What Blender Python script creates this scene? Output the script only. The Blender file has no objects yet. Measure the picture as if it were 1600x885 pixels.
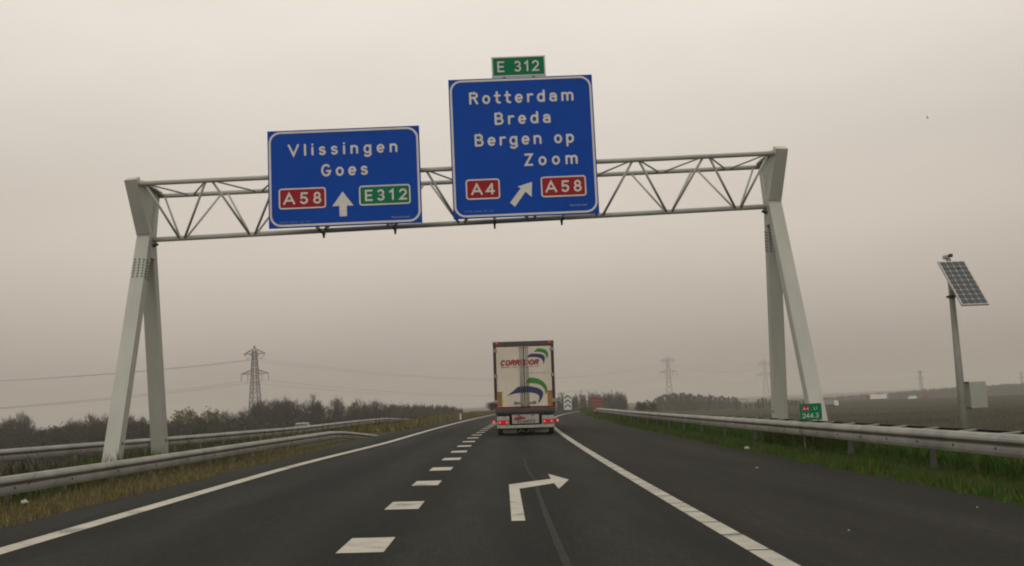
import bpy, math, random
import numpy as np
from mathutils import Vector, Matrix
random.seed(11); rng = np.random.default_rng(7)
S = bpy.context.scene; C = S.collection
R = math.radians

# ------------------------------------------------------------------ camera, sky, sun, exposure
cam_d = bpy.data.cameras.new('camera'); cam = bpy.data.objects.new('camera', cam_d); C.objects.link(cam)
cam_d.sensor_width = 36.0; cam_d.lens = 36.0; cam_d.clip_start = 0.1; cam_d.clip_end = 12000
PITCH, YAW, ROLL = R(6.7078), R(1.1662), R(2.6)
fw = Vector((math.sin(YAW)*math.cos(PITCH), math.cos(YAW)*math.cos(PITCH), math.sin(PITCH)))
rt = Vector((math.cos(YAW), -math.sin(YAW), 0)); up = rt.cross(fw)
r2 = rt*math.cos(ROLL) - up*math.sin(ROLL); u2 = up*math.cos(ROLL) + rt*math.sin(ROLL)
m = Matrix((r2, u2, -fw)).transposed().to_4x4(); m.translation = Vector((0, 0, 1.35))
cam.matrix_world = m
S.camera = cam

SUN_EL, SUN_AZ = R(38), R(200)          # sun high behind the camera, hidden by cloud
W = bpy.data.worlds.new('World'); S.world = W; W.use_nodes = True
nt = W.node_tree; nt.nodes.clear()
def nd(t, **k):
    n = nt.nodes.new(t)
    for a, b in k.items(): setattr(n, a, b)
    return n
out = nd('ShaderNodeOutputWorld'); bg = nd('ShaderNodeBackground'); bg.inputs['Strength'].default_value = 0.1
sky = nd('ShaderNodeTexSky', sky_type='NISHITA'); sky.sun_disc = False
sky.sun_elevation = SUN_EL; sky.sun_rotation = SUN_AZ; sky.dust_density = 6.0
tc = nd('ShaderNodeTexCoord'); sep = nd('ShaderNodeSeparateXYZ')
ramp = nd('ShaderNodeValToRGB'); cr = ramp.color_ramp; cr.interpolation = 'CARDINAL'
SKYC = [(0.0, (0.36, 0.312, 0.268)), (0.06, (0.465, 0.40, 0.345)), (0.144, (0.655, 0.575, 0.497)), (0.24, (0.715, 0.645, 0.565)), (0.35, (0.86, 0.79, 0.705)), (0.6, (0.98, 0.905, 0.815)), (1.0, (1.08, 1.0, 0.90))]
while len(cr.elements) < len(SKYC): cr.elements.new(0.5)
for e, (p, c) in zip(cr.elements, SKYC): e.position = p; e.color = (*c, 1)
noi = nd('ShaderNodeTexNoise'); noi.inputs['Scale'].default_value = 2.6; noi.inputs['Detail'].default_value = 5
mp = nd('ShaderNodeMapping'); mp.inputs['Scale'].default_value = (1, 1, 3.0)
mr = nd('ShaderNodeMapRange'); mr.inputs['From Min'].default_value = 0.3; mr.inputs['From Max'].default_value = 0.7
mr.inputs['To Min'].default_value = 9.55; mr.inputs['To Max'].default_value = 10.5
vm = nd('ShaderNodeVectorMath', operation='SCALE'); mix = nd('ShaderNodeMix', data_type='RGBA'); mix.inputs['Factor'].default_value = 0.95
L = nt.links.new
L(tc.outputs['Generated'], sep.inputs[0]); L(sep.outputs['Z'], ramp.inputs[0])
L(tc.outputs['Generated'], mp.inputs[0]); L(mp.outputs[0], noi.inputs['Vector']); L(noi.outputs[0], mr.inputs[0])
x2 = nd('ShaderNodeMath', operation='MULTIPLY'); x3 = nd('ShaderNodeMath', operation='MULTIPLY_ADD'); x4 = nd('ShaderNodeMath', operation='MULTIPLY')   # sky colour dimmed towards the sides like lens vignetting
L(sep.outputs['X'], x2.inputs[0]); L(sep.outputs['X'], x2.inputs[1]); L(x2.outputs[0], x3.inputs[0]); x3.inputs[1].default_value = -0.36; x3.inputs[2].default_value = 1.03
L(x3.outputs[0], x4.inputs[0]); L(mr.outputs[0], x4.inputs[1])
L(ramp.outputs[0], vm.inputs[0]); L(x4.outputs[0], vm.inputs['Scale'])
L(sky.outputs[0], mix.inputs['A']); L(vm.outputs[0], mix.inputs['B'])
L(mix.outputs['Result'], bg.inputs['Color']); L(bg.outputs[0], out.inputs['Surface'])

sd = bpy.data.lights.new('sun', 'SUN'); sd.energy = 0.5; sd.angle = R(25); sd.color = (1, 0.95, 0.88)
sun = bpy.data.objects.new('sun', sd); C.objects.link(sun)
sdir = Vector((math.sin(SUN_AZ)*math.cos(SUN_EL), math.cos(SUN_AZ)*math.cos(SUN_EL), math.sin(SUN_EL)))
sun.rotation_euler = sdir.to_track_quat('Z', 'Y').to_euler()
vs = S.view_settings; S.display_settings.display_device = 'sRGB'
vs.view_transform = 'Standard'; vs.look = 'None'; vs.exposure = 0.0; vs.gamma = 1.0; vs.use_curve_mapping = False
S.render.engine = 'CYCLES'
S.cycles.use_denoising = True
S.cycles.max_bounces = 6; S.cycles.diffuse_bounces = 3; S.cycles.glossy_bounces = 2; S.cycles.volume_bounces = 2
S.cycles.pixel_filter_type = 'BLACKMAN_HARRIS'; S.cycles.filter_width = 2.0
S.cycles.volume_step_rate = 1.0

# ------------------------------------------------------------------ materials
MATS = {}
def mat(name, c1, c2=None, scale=3.0, rough=0.8, metal=0.0, bump=0.0, bscale=None, stretch=(1, 1, 1), spec=0.5, detail=6, contrast=(0.35, 0.65), emit=None):
    if name in MATS: return MATS[name]
    M = bpy.data.materials.new(name); M.use_nodes = True; t = M.node_tree; b = t.nodes['Principled BSDF']
    b.inputs['Base Color'].default_value = (*c1, 1); b.inputs['Roughness'].default_value = rough; b.inputs['Metallic'].default_value = metal
    b.inputs['Specular IOR Level'].default_value = spec
    if emit: b.inputs['Emission Color'].default_value = (*emit[0], 1); b.inputs['Emission Strength'].default_value = emit[1]
    co = t.nodes.new('ShaderNodeTexCoord'); mpn = t.nodes.new('ShaderNodeMapping'); mpn.inputs['Scale'].default_value = stretch
    t.links.new(co.outputs['Object'], mpn.inputs[0])
    if c2:
        n = t.nodes.new('ShaderNodeTexNoise'); n.inputs['Scale'].default_value = scale; n.inputs['Detail'].default_value = detail; n.inputs['Roughness'].default_value = 0.6
        r = t.nodes.new('ShaderNodeMapRange'); r.inputs['From Min'].default_value, r.inputs['From Max'].default_value = contrast
        x = t.nodes.new('ShaderNodeMix'); x.data_type = 'RGBA'; x.inputs['A'].default_value = (*c1, 1); x.inputs['B'].default_value = (*c2, 1)
        t.links.new(mpn.outputs[0], n.inputs['Vector']); t.links.new(n.outputs[0], r.inputs[0]); t.links.new(r.outputs[0], x.inputs['Factor'])
        t.links.new(x.outputs['Result'], b.inputs['Base Color'])
    if bump:
        n2 = t.nodes.new('ShaderNodeTexNoise'); n2.inputs['Scale'].default_value = bscale or scale*4; n2.inputs['Detail'].default_value = 4
        bp = t.nodes.new('ShaderNodeBump'); bp.inputs['Strength'].default_value = bump; bp.inputs['Distance'].default_value = 0.02
        t.links.new(co.outputs['Object'], n2.inputs['Vector']); t.links.new(n2.outputs[0], bp.inputs['Height']); t.links.new(bp.outputs[0], b.inputs['Normal'])
    MATS[name] = M; return M

def layered(name, cols, rough=0.9, scales=(0.5, 6.0, 0.06), stretch=(1, 1, 1), bump=0.3, bscale=30, spec=0.3):
    """three colours blended by a large and a fine noise, for ground and asphalt"""
    M = bpy.data.materials.new(name); M.use_nodes = True; t = M.node_tree; b = t.nodes['Principled BSDF']
    b.inputs['Roughness'].default_value = rough; b.inputs['Specular IOR Level'].default_value = spec
    co = t.nodes.new('ShaderNodeTexCoord'); mpn = t.nodes.new('ShaderNodeMapping'); mpn.inputs['Scale'].default_value = stretch
    t.links.new(co.outputs['Object'], mpn.inputs[0])
    prev = None
    for i, s in enumerate(scales):
        n = t.nodes.new('ShaderNodeTexNoise'); n.inputs['Scale'].default_value = s; n.inputs['Detail'].default_value = 5; n.inputs['Roughness'].default_value = 0.65
        r = t.nodes.new('ShaderNodeMapRange'); r.inputs['From Min'].default_value = 0.36; r.inputs['From Max'].default_value = 0.64
        x = t.nodes.new('ShaderNodeMix'); x.data_type = 'RGBA'
        t.links.new(mpn.outputs[0], n.inputs['Vector']); t.links.new(n.outputs[0], r.inputs[0]); t.links.new(r.outputs[0], x.inputs['Factor'])
        if prev is None: x.inputs['A'].default_value = (*cols[0], 1)
        else: t.links.new(prev, x.inputs['A'])
        x.inputs['B'].default_value = (*cols[i+1], 1); prev = x.outputs['Result']
    t.links.new(prev, b.inputs['Base Color'])
    n2 = t.nodes.new('ShaderNodeTexNoise'); n2.inputs['Scale'].default_value = bscale; n2.inputs['Detail'].default_value = 5
    bp = t.nodes.new('ShaderNodeBump'); bp.inputs['Strength'].default_value = bump; bp.inputs['Distance'].default_value = 0.03
    t.links.new(co.outputs['Object'], n2.inputs['Vector']); t.links.new(n2.outputs[0], bp.inputs['Height']); t.links.new(bp.outputs[0], b.inputs['Normal'])
    MATS[name] = M; return M

def blade_mat(name, rough=0.9):
    """grass and twig colour comes from a per-blade attribute (real colour differences between blades)"""
    M = bpy.data.materials.new(name); M.use_nodes = True; t = M.node_tree; b = t.nodes['Principled BSDF']
    b.inputs['Roughness'].default_value = rough; b.inputs['Specular IOR Level'].default_value = 0.15
    a = t.nodes.new('ShaderNodeAttribute'); a.attribute_name = 'tint'
    t.links.new(a.outputs['Color'], b.inputs['Base Color']); MATS[name] = M; return M

asphalt = layered('asphalt', [(0.0225, 0.0235, 0.0195), (0.016, 0.017, 0.014), (0.032, 0.0325, 0.027), (0.018, 0.0187, 0.0155)], rough=0.85, scales=(0.35, 28.0, 1.2), stretch=(1, 0.12, 1), bump=0.6, bscale=70, spec=0.10)
shoulder_asphalt = layered('shoulder_asphalt', [(0.026, 0.025, 0.0205), (0.019, 0.018, 0.015), (0.035, 0.033, 0.027), (0.021, 0.020, 0.0165)], rough=0.88, scales=(0.35, 26.0, 1.0), stretch=(1, 0.12, 1), bump=0.6, bscale=70, spec=0.10)
def paint_mat(name, c1, c2, worn, amount):
    """road paint: two soft tones, and fine chips through which the asphalt shows"""
    M = mat(name, c1, c2, scale=2.5, rough=0.75, bump=0.3, bscale=90); t = M.node_tree; b = t.nodes['Principled BSDF']
    src = b.inputs['Base Color'].links[0].from_socket; co = [n for n in t.nodes if n.type == 'TEX_COORD'][0]
    n = t.nodes.new('ShaderNodeTexNoise'); n.inputs['Scale'].default_value = 34; n.inputs['Detail'].default_value = 8; n.inputs['Roughness'].default_value = 0.75
    n2 = t.nodes.new('ShaderNodeTexNoise'); n2.inputs['Scale'].default_value = 1.7; ad = t.nodes.new('ShaderNodeMath'); ad.operation = 'ADD'
    r = t.nodes.new('ShaderNodeMapRange'); r.inputs['From Min'].default_value = 1.12-amount; r.inputs['From Max'].default_value = 1.22-amount
    x = t.nodes.new('ShaderNodeMix'); x.data_type = 'RGBA'; x.inputs['B'].default_value = (*worn, 1)
    for q in (n, n2): t.links.new(co.outputs['Object'], q.inputs['Vector'])
    t.links.new(n.outputs[0], ad.inputs[0]); t.links.new(n2.outputs[0], ad.inputs[1]); t.links.new(ad.outputs[0], r.inputs[0]); t.links.new(r.outputs[0], x.inputs['Factor']); t.links.new(src, x.inputs['A']); t.links.new(x.outputs['Result'], b.inputs['Base Color'])
    return M
paint = paint_mat('road_paint', (0.47, 0.435, 0.365), (0.39, 0.36, 0.30), (0.20, 0.19, 0.16), 0.0)
paint_worn = paint_mat('worn_road_paint', (0.43, 0.40, 0.34), (0.33, 0.31, 0.26), (0.17, 0.16, 0.135), 0.035)
seam_m = mat('seam_sealant', (0.040, 0.040, 0.036), (0.026, 0.026, 0.023), scale=5, rough=0.85, spec=0.1, contrast=(.3, .7))
def add_wear(M, tracks):
    """wheel tracks and a dirtier lane middle, following the lateral position stored on the road mesh, broken up by noise"""
    t = M.node_tree; b = t.nodes['Principled BSDF']; src = b.inputs['Base Color'].links[0].from_socket
    a = t.nodes.new('ShaderNodeAttribute'); a.attribute_name = 'lat'; co = [n for n in t.nodes if n.type == 'TEX_COORD'][0]
    m1 = t.nodes.new('ShaderNodeMath'); m1.operation = 'MULTIPLY_ADD'; m1.inputs[1].default_value = 2*math.pi/1.82; m1.inputs[2].default_value = 0.43*2*math.pi/1.82
    c = t.nodes.new('ShaderNodeMath'); c.operation = 'COSINE'; n = t.nodes.new('ShaderNodeTexNoise'); n.inputs['Scale'].default_value = 0.9; n.inputs['Detail'].default_value = 6
    mpn = t.nodes.new('ShaderNodeMapping'); mpn.inputs['Scale'].default_value = (1, .08, 1); t.links.new(co.outputs['Object'], mpn.inputs[0]); t.links.new(mpn.outputs[0], n.inputs['Vector'])
    mu = t.nodes.new('ShaderNodeMath'); mu.operation = 'MULTIPLY'; r = t.nodes.new('ShaderNodeMapRange'); r.inputs['From Min'].default_value = -.6; r.inputs['From Max'].default_value = .6; r.inputs['To Min'].default_value = 1-tracks; r.inputs['To Max'].default_value = 1+tracks
    sp_ = t.nodes.new('ShaderNodeTexNoise'); sp_.inputs['Scale'].default_value = 55; sp_.inputs['Detail'].default_value = 3; r2_ = t.nodes.new('ShaderNodeMapRange'); r2_.inputs['From Min'].default_value = .35; r2_.inputs['From Max'].default_value = .65; r2_.inputs['To Min'].default_value = .72; r2_.inputs['To Max'].default_value = 1.32
    t.links.new(co.outputs['Object'], sp_.inputs['Vector']); t.links.new(sp_.outputs[0], r2_.inputs[0])
    v = t.nodes.new('ShaderNodeVectorMath'); v.operation = 'SCALE'; k_ = t.nodes.new('ShaderNodeMath'); k_.operation = 'MULTIPLY'
    t.links.new(a.outputs['Fac'], m1.inputs[0]); t.links.new(m1.outputs[0], c.inputs[0]); t.links.new(c.outputs[0], mu.inputs[0]); t.links.new(n.outputs[0], mu.inputs[1]); t.links.new(mu.outputs[0], r.inputs[0])
    t.links.new(r.outputs[0], k_.inputs[0]); t.links.new(r2_.outputs[0], k_.inputs[1]); t.links.new(src, v.inputs[0]); t.links.new(k_.outputs[0], v.inputs['Scale']); t.links.new(v.outputs[0], b.inputs['Base Color'])
add_wear(asphalt, 0.26); add_wear(shoulder_asphalt, 0.10)
left_verge = layered('dry_verge', [(0.072, 0.056, 0.028), (0.052, 0.050, 0.020), (0.085, 0.064, 0.032), (0.046, 0.044, 0.020)], spec=0.05, scales=(0.5, 5.0, 0.09), bump=0.8, bscale=12)
right_verge = layered('green_verge', [(0.034, 0.048, 0.014), (0.046, 0.044, 0.018), (0.028, 0.044, 0.011), (0.050, 0.044, 0.020)], spec=0.05, scales=(0.45, 6.0, 0.08), bump=0.8, bscale=12)
field_m = layered('field_grass', [(0.030, 0.027, 0.012), (0.018, 0.021, 0.008), (0.038, 0.029, 0.014), (0.031, 0.027, 0.013)], spec=0.02, scales=(0.05, 0.4, 0.011), stretch=(0.25, 1, 1), bump=0.4, bscale=2)
brown_field = layered('stubble_field', [(0.024, 0.020, 0.010), (0.016, 0.015, 0.008), (0.034, 0.024, 0.012), (0.020, 0.018, 0.009)], spec=0.02, scales=(0.06, 0.5, 0.012), stretch=(0.25, 1, 1), bump=0.4, bscale=2)
far_field = layered('pale_meadow', [(0.032, 0.034, 0.015), (0.024, 0.029, 0.011), (0.040, 0.039, 0.018), (0.036, 0.034, 0.015)], spec=0.02, scales=(0.04, 0.3, 0.008), stretch=(0.25, 1, 1), bump=0.4, bscale=2)
galv = mat('galvanised_steel', (0.28, 0.272, 0.242), (0.17, 0.165, 0.145), scale=1.3, detail=9, rough=0.55, metal=0.15, stretch=(1, 1, 1))
rear_m = mat('dark_rear_beam', (0.085, 0.082, 0.07), (0.05, 0.049, 0.043), scale=3, rough=0.8)  # rear beam in a darker tone than the front beam
galv_dark = mat('galvanised_post', (0.15, 0.15, 0.13), (0.10, 0.10, 0.088), scale=3, rough=0.7)
bolt_m = mat('dark_bolt', (0.065, 0.063, 0.058), rough=0.7)
gantry_m = mat('painted_grey_steel', (0.44, 0.445, 0.40), (0.35, 0.355, 0.32), scale=1.6, rough=0.6, stretch=(1, 1, 0.2), detail=9, contrast=(.3, .7))
sign_blue = mat('sign_blue', (0.002, 0.060, 0.37), (0.002, 0.053, 0.33), scale=1.5, rough=0.6, spec=0.1)
sign_red = mat('sign_red', (0.30, 0.016, 0.024), (0.26, 0.014, 0.021), scale=2, rough=0.6, spec=0.1)
sign_green = mat('sign_green', (0.003, 0.165, 0.075), (0.003, 0.145, 0.066), scale=2, rough=0.6, spec=0.1)
sign_white = mat('sign_white', (0.62, 0.60, 0.57), (0.55, 0.53, 0.50), scale=3, rough=0.45)
sign_faint = mat('sign_faint_print', (0.16, 0.22, 0.36), rough=0.5)
alu = mat('aluminium', (0.42, 0.42, 0.40), (0.34, 0.34, 0.32), scale=4, rough=0.5, metal=0.2)
dark_metal = mat('dark_metal', (0.05, 0.05, 0.047), (0.035, 0.035, 0.033), scale=5, rough=0.6)

# ------------------------------------------------------------------ mesh helpers
def tag(o, label=None, cat=None, group=None, kind=None):
    if label: o['label'] = label
    if cat: o['category'] = cat
    if group: o['group'] = group
    if kind: o['kind'] = kind
    return o
def empty(name, loc=(0, 0, 0), rz=0.0, rot=None):
    o = bpy.data.objects.new(name, None); C.objects.link(o); o.location = loc
    o.rotation_euler = rot if rot else (0, 0, rz); o.empty_display_size = 0.3
    return o
class MB:
    def __init__(s): s.v = []; s.f = []; s.mi = []; s.m = 0
    def add(s, vs, fs):
        n = len(s.v); s.v += [tuple(p) for p in vs]; s.f += [tuple(i+n for i in f) for f in fs]; s.mi += [s.m]*len(fs); return s
    def box(s, c, d, rot=None):
        hx, hy, hz = d[0]/2, d[1]/2, d[2]/2
        P = [Vector((a, b, e)) for e in (-hz, hz) for b in (-hy, hy) for a in (-hx, hx)]
        if rot: P = [rot @ p for p in P]
        P = [p + Vector(c) for p in P]
        return s.add(P, [(0, 2, 3, 1), (4, 5, 7, 6), (0, 1, 5, 4), (2, 6, 7, 3), (0, 4, 6, 2), (1, 3, 7, 5)])
    def bb(s, x0, x1, y0, y1, z0, z1): return s.box(((x0+x1)/2, (y0+y1)/2, (z0+z1)/2), (x1-x0, y1-y0, z1-z0))
    def bar(s, a, b, wa, wb=None, side=(1, 0, 0)):
        """rectangular bar a->b; wa=(w along side, w across) at a, wb at b"""
        a, b = Vector(a), Vector(b); wb = wb or wa; d = (b-a).normalized(); sd_ = Vector(side); sd_ = (sd_ - d*sd_.dot(d)).normalized(); n = d.cross(sd_)
        P = []
        for p, w in ((a, wa), (b, wb)):
            for i, j in ((-1, -1), (1, -1), (1, 1), (-1, 1)): P.append(p + sd_*i*w[0]/2 + n*j*w[1]/2)
        return s.add(P, [(3, 2, 1, 0), (4, 5, 6, 7), (0, 1, 5, 4), (1, 2, 6, 5), (2, 3, 7, 6), (3, 0, 4, 7)])
    def tube(s, pts, r, n=8, cap=True):
        pts = [Vector(p) for p in pts]; rs = r if isinstance(r, (list, tuple)) else [r]*len(pts); P = []; F = []
        for i, p in enumerate(pts):
            d = (pts[min(i+1, len(pts)-1)] - pts[max(i-1, 0)]).normalized()
            a = Vector((0, 0, 1)) if abs(d.z) < 0.9 else Vector((1, 0, 0)); x = d.cross(a).normalized(); y = d.cross(x)
            for k in range(n): t = 2*math.pi*k/n; P.append(p + (x*math.cos(t) + y*math.sin(t))*rs[i])
        for i in range(len(pts)-1):
            for k in range(n): k2 = (k+1) % n; F.append((i*n+k, i*n+k2, (i+1)*n+k2, (i+1)*n+k))
        if cap: F.append(tuple(range(n-1, -1, -1))); F.append(tuple((len(pts)-1)*n+k for k in range(n)))
        return s.add(P, F)
    def prism(s, poly, f0, f1):
        """closed prism between two mappings of a 2D outline"""
        n = len(poly); A = [f0(*p) for p in poly]; B = [f1(*p) for p in poly]
        return s.add(A+B, [tuple(range(n)), tuple(range(2*n-1, n-1, -1))] + [(i, i+n, (i+1) % n+n, (i+1) % n) for i in range(n)])
    def poly(s, pts): return s.add(pts, [tuple(range(len(pts)))])
    def build(s, name, M, parent=None, smooth=False, bevel=0, kind=None, fix=True):
        me = bpy.data.meshes.new(name); me.from_pydata(s.v, [], s.f)
        for mm in (M if isinstance(M, (list, tuple)) else [M]): me.materials.append(mm)
        if isinstance(M, (list, tuple)): me.polygons.foreach_set('material_index', s.mi)
        me.update()
        if smooth: me.polygons.foreach_set('use_smooth', [True]*len(me.polygons))
        o = bpy.data.objects.new(name, me); C.objects.link(o)
        if parent: o.parent = parent
        if bevel:
            b = o.modifiers.new('bevel', 'BEVEL'); b.width = bevel; b.segments = 2; b.limit_method = 'ANGLE'
        if kind: o['kind'] = kind
        return o
def tint_mesh(name, V, F, T, M, parent=None):
    """triangle soup: V (n,3), F (m,3), T (n,3) colours"""
    me = bpy.data.meshes.new(name); me.vertices.add(len(V)); me.vertices.foreach_set('co', np.asarray(V, np.float32).ravel())
    k = F.shape[1]; me.loops.add(F.size); me.loops.foreach_set('vertex_index', F.astype(np.int32).ravel())
    me.polygons.add(len(F)); me.polygons.foreach_set('loop_start', np.arange(0, F.size, k, dtype=np.int32)); me.update(calc_edges=True)
    a = me.attributes.new('tint', 'FLOAT_COLOR', 'POINT'); a.data.foreach_set('color', np.c_[T, np.ones(len(T))].astype(np.float32).ravel())
    me.materials.append(M); o = bpy.data.objects.new(name, me); C.objects.link(o)
    if parent: o.parent = parent
    return o
def copy_tree(o, parent=None):
    c = o.copy(); C.objects.link(c)
    if parent: c.parent = parent
    for ch in list(o.children): copy_tree(ch, c)
    return c

# ------------------------------------------------------------------ stroke lettering
HS = 0.08
def arc(cx, cy, rx, ry, a0, a1, n=12): return [(cx+rx*math.cos(R(a0+(a1-a0)*i/n)), cy+ry*math.sin(R(a0+(a1-a0)*i/n))) for i in range(n+1)]
def ring(cx, cy, rx, ry, n=22): return arc(cx, cy, rx, ry, 0, 360, n)
hi, lo, xt = 1-HS, HS, 0.74-HS
BOWL = ring(.29, .37, .21, .29)
GLY = {
 'A': (.80, [[(.05, lo), (.40, hi), (.75, lo)], [(.20, .34), (.60, .34)]]), 'V': (.78, [[(.05, hi), (.39, lo), (.73, hi)]]),
 'E': (.58, [[(.52, hi), (.09, hi), (.09, lo), (.52, lo)], [(.10, .5), (.47, .5)]]), 'Z': (.62, [[(.08, hi), (.53, hi), (.08, lo), (.54, lo)]]),
 'R': (.66, [[(.09, lo), (.09, hi)], [(.09, hi), (.36, hi)] + arc(.36, .735, .21, .185, 90, -90) + [(.09, .55)], [(.34, .55), (.57, lo)]]),
 'B': (.66, [[(.09, lo), (.09, hi)], [(.09, hi), (.36, hi)] + arc(.36, .72, .17, .20, 90, -90) + [(.09, .52)], [(.36, .52)] + arc(.36, .30, .21, .22, 90, -90) + [(.09, lo)]]),
 'G': (.74, [arc(.37, .5, .28, .42, 48, 330, 20) + [(.645, .44), (.42, .44)]]), 'C': (.68, [arc(.37, .5, .28, .42, 48, 312, 20)]),
 'O': (.74, [ring(.37, .5, .28, .42, 26)]), 'D': (.68, [[(.09, lo), (.09, hi), (.28, hi)] + arc(.28, .5, .30, .42, 90, -90) + [(.09, lo)]]),
 'S': (.60, [arc(.30, .71, .20, .21, 25, 270) + arc(.30, .29, .22, .21, 90, -150)[1:]]), 'H': (.68, [[(.09, lo), (.09, hi)], [(.59, lo), (.59, hi)], [(.10, .5), (.58, .5)]]),
 'M': (.80, [[(.09, lo), (.09, hi), (.40, .35), (.71, hi), (.71, lo)]]), 'I': (.18, [[(.09, lo), (.09, hi)]]), 'T': (.62, [[(.05, hi), (.57, hi)], [(.31, hi-.01), (.31, lo)]]),
 'L': (.54, [[(.09, hi), (.09, lo), (.48, lo)]]), 'N': (.70, [[(.09, lo), (.09, hi), (.60, lo), (.60, hi)]]), 'W': (.96, [[(.05, hi), (.26, lo), (.48, hi), (.70, lo), (.91, hi)]]),
 '1': (.42, [[(.08, .74), (.27, hi), (.27, lo)]]), '2': (.58, [arc(.29, .68, .21, .24, 165, -38) + [(.08, lo), (.52, lo)]]),
 '3': (.58, [arc(.28, .71, .19, .21, 150, -90) + arc(.28, .29, .21, .21, 90, -150)[1:]]), '4': (.62, [[(.44, lo), (.44, hi)], [(.44, hi), (.06, .30), (.58, .30)]]),
 '5': (.58, [[(.50, hi), (.14, hi), (.11, .52)] + arc(.28, .33, .22, .25, 132, -150)]), '8': (.58, [ring(.29, .715, .17, .205), ring(.29, .295, .21, .215)]),
 '0': (.58, [ring(.29, .5, .21, .42)]), '.': (.20, [[(.10, lo), (.10, lo+.01)]]), '-': (.40, [[(.08, .42), (.32, .42)]]),
 'l': (.18, [[(.09, hi), (.09, lo)]]), 'i': (.18, [[(.09, xt), (.09, lo)], [(.09, hi), (.09, hi-.01)]]),
 'n': (.60, [[(.09, lo), (.09, xt)], [(.09, .42)] + arc(.30, .46, .20, .20, 165, 0) + [(.50, lo)]]),
 'm': (.90, [[(.09, lo), (.09, xt)], [(.09, .44)] + arc(.27, .49, .175, .17, 165, 0) + [(.445, lo)], [(.445, .44)] + arc(.63, .49, .175, .17, 165, 0) + [(.805, lo)]]),
 'o': (.58, [BOWL]), 'e': (.58, [arc(.29, .37, .21, .29, 0, 312, 18), [(.09, .37), (.49, .37)]]), 'c': (.54, [arc(.29, .37, .21, .29, 50, 310, 16)]),
 'd': (.60, [BOWL, [(.50, hi), (.50, lo)]]), 'p': (.60, [BOWL, [(.09, xt), (.09, -.2)]]), 'g': (.60, [BOWL, [(.50, xt), (.50, -.04)] + arc(.29, -.04, .21, .18, 0, -150)]),
 'a': (.58, [arc(.28, .46, .20, .20, 150, 0) + [(.48, lo)], ring(.28, .25, .20, .17)]), 'r': (.44, [[(.09, lo), (.09, xt)], [(.09, .38)] + arc(.31, .43, .21, .23, 165, 65)]),
 't': (.46, [[(.20, .94), (.20, .25)] + arc(.36, .25, .16, .17, 180, 285), [(.05, xt), (.40, xt)]]), 's': (.52, [arc(.26, .52, .16, .14, 30, 270) + arc(.26, .23, .18, .15, 90, -150)[1:]]),
 'j': (.2, [[(.09, xt), (.09, -.1)]]), 'k': (.5, [[(.09, hi), (.09, lo)], [(.42, xt), (.12, .36), (.44, lo)]]), 'w': (.8, [[(.05, xt), (.22, lo), (.38, xt), (.54, lo), (.72, xt)]]),
 ' ': (.34, []), '/': (.4, [[(.05, lo), (.35, hi)]]),
}
def ribbon(pts, w, z, mapf, mb, caps=True):
    closed = len(pts) > 3 and abs(pts[0][0]-pts[-1][0]) < 1e-6 and abs(pts[0][1]-pts[-1][1]) < 1e-6
    if closed: pts = pts[:-1]
    n = len(pts); Lp, Rp = [], []
    def nrm(a, b): d = (b[0]-a[0], b[1]-a[1]); l = math.hypot(*d) or 1; return (-d[1]/l, d[0]/l)
    for i in range(n):
        if closed: n0 = nrm(pts[i-1], pts[i]); n1 = nrm(pts[i], pts[(i+1) % n])
        else:
            n1 = nrm(pts[i], pts[i+1]) if i < n-1 else nrm(pts[i-1], pts[i]); n0 = nrm(pts[i-1], pts[i]) if i > 0 else n1
        mx, my = n0[0]+n1[0], n0[1]+n1[1]; l = math.hypot(mx, my) or 1; mx, my = mx/l, my/l
        k = min(1/max(mx*n0[0]+my*n0[1], 0.35), 2.4)
        Lp.append((pts[i][0]+mx*k*w, pts[i][1]+my*k*w)); Rp.append((pts[i][0]-mx*k*w, pts[i][1]-my*k*w))
    V = [mapf(a, b, z) for a, b in Lp] + [mapf(a, b, z) for a, b in Rp]
    F = [(i, n+i, n+(i+1) % n, (i+1) % n) for i in range(n if closed else n-1)]
    mb.add(V, F)
    if caps and not closed:
        for p, q, s in ((pts[0], pts[1], -1), (pts[-1], pts[-2], 1)):
            d = math.atan2(p[1]-q[1], p[0]-q[0])
            mb.poly([mapf(p[0]+w*math.cos(d-math.pi/2+math.pi*k/6), p[1]+w*math.sin(d-math.pi/2+math.pi*k/6), z) for k in range(7)])
def lettering(mb, text, x0, x1, base, cap, mapf, weight=0.075, z0=0.0, dz=0.0006, shear=0.0, wf=1.12):
    """stroke letters of cap height `cap` spread from x0 to x1 on the baseline"""
    nat = [GLY[c][0]*cap*wf for c in text]; tr = (x1-x0-sum(nat))/max(1, len(text)-1)
    x = x0
    for c, w in zip(text, nat):
        for k, st in enumerate(GLY[c][1]):
            P = [(x + a*cap*wf + shear*b*cap, base + b*cap) for a, b in st]
            ribbon(P, weight*cap, z0 + k*dz, mapf, mb)
        x += w + tr
def rrect(x0, x1, y0, y1, r, n=6):
    P = []
    for cx, cy, a in ((x1-r, y1-r, 0), (x0+r, y1-r, 90), (x0+r, y0+r, 180), (x1-r, y0+r, 270)): P += arc(cx, cy, r, r, a, a+90, n)
    return P
def rborder(mb, x0, x1, y0, y1, r, w, z, mapf):
    P = rrect(x0, x1, y0, y1, r); ribbon(P + [P[0]], w/2, z, mapf, mb)
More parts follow.
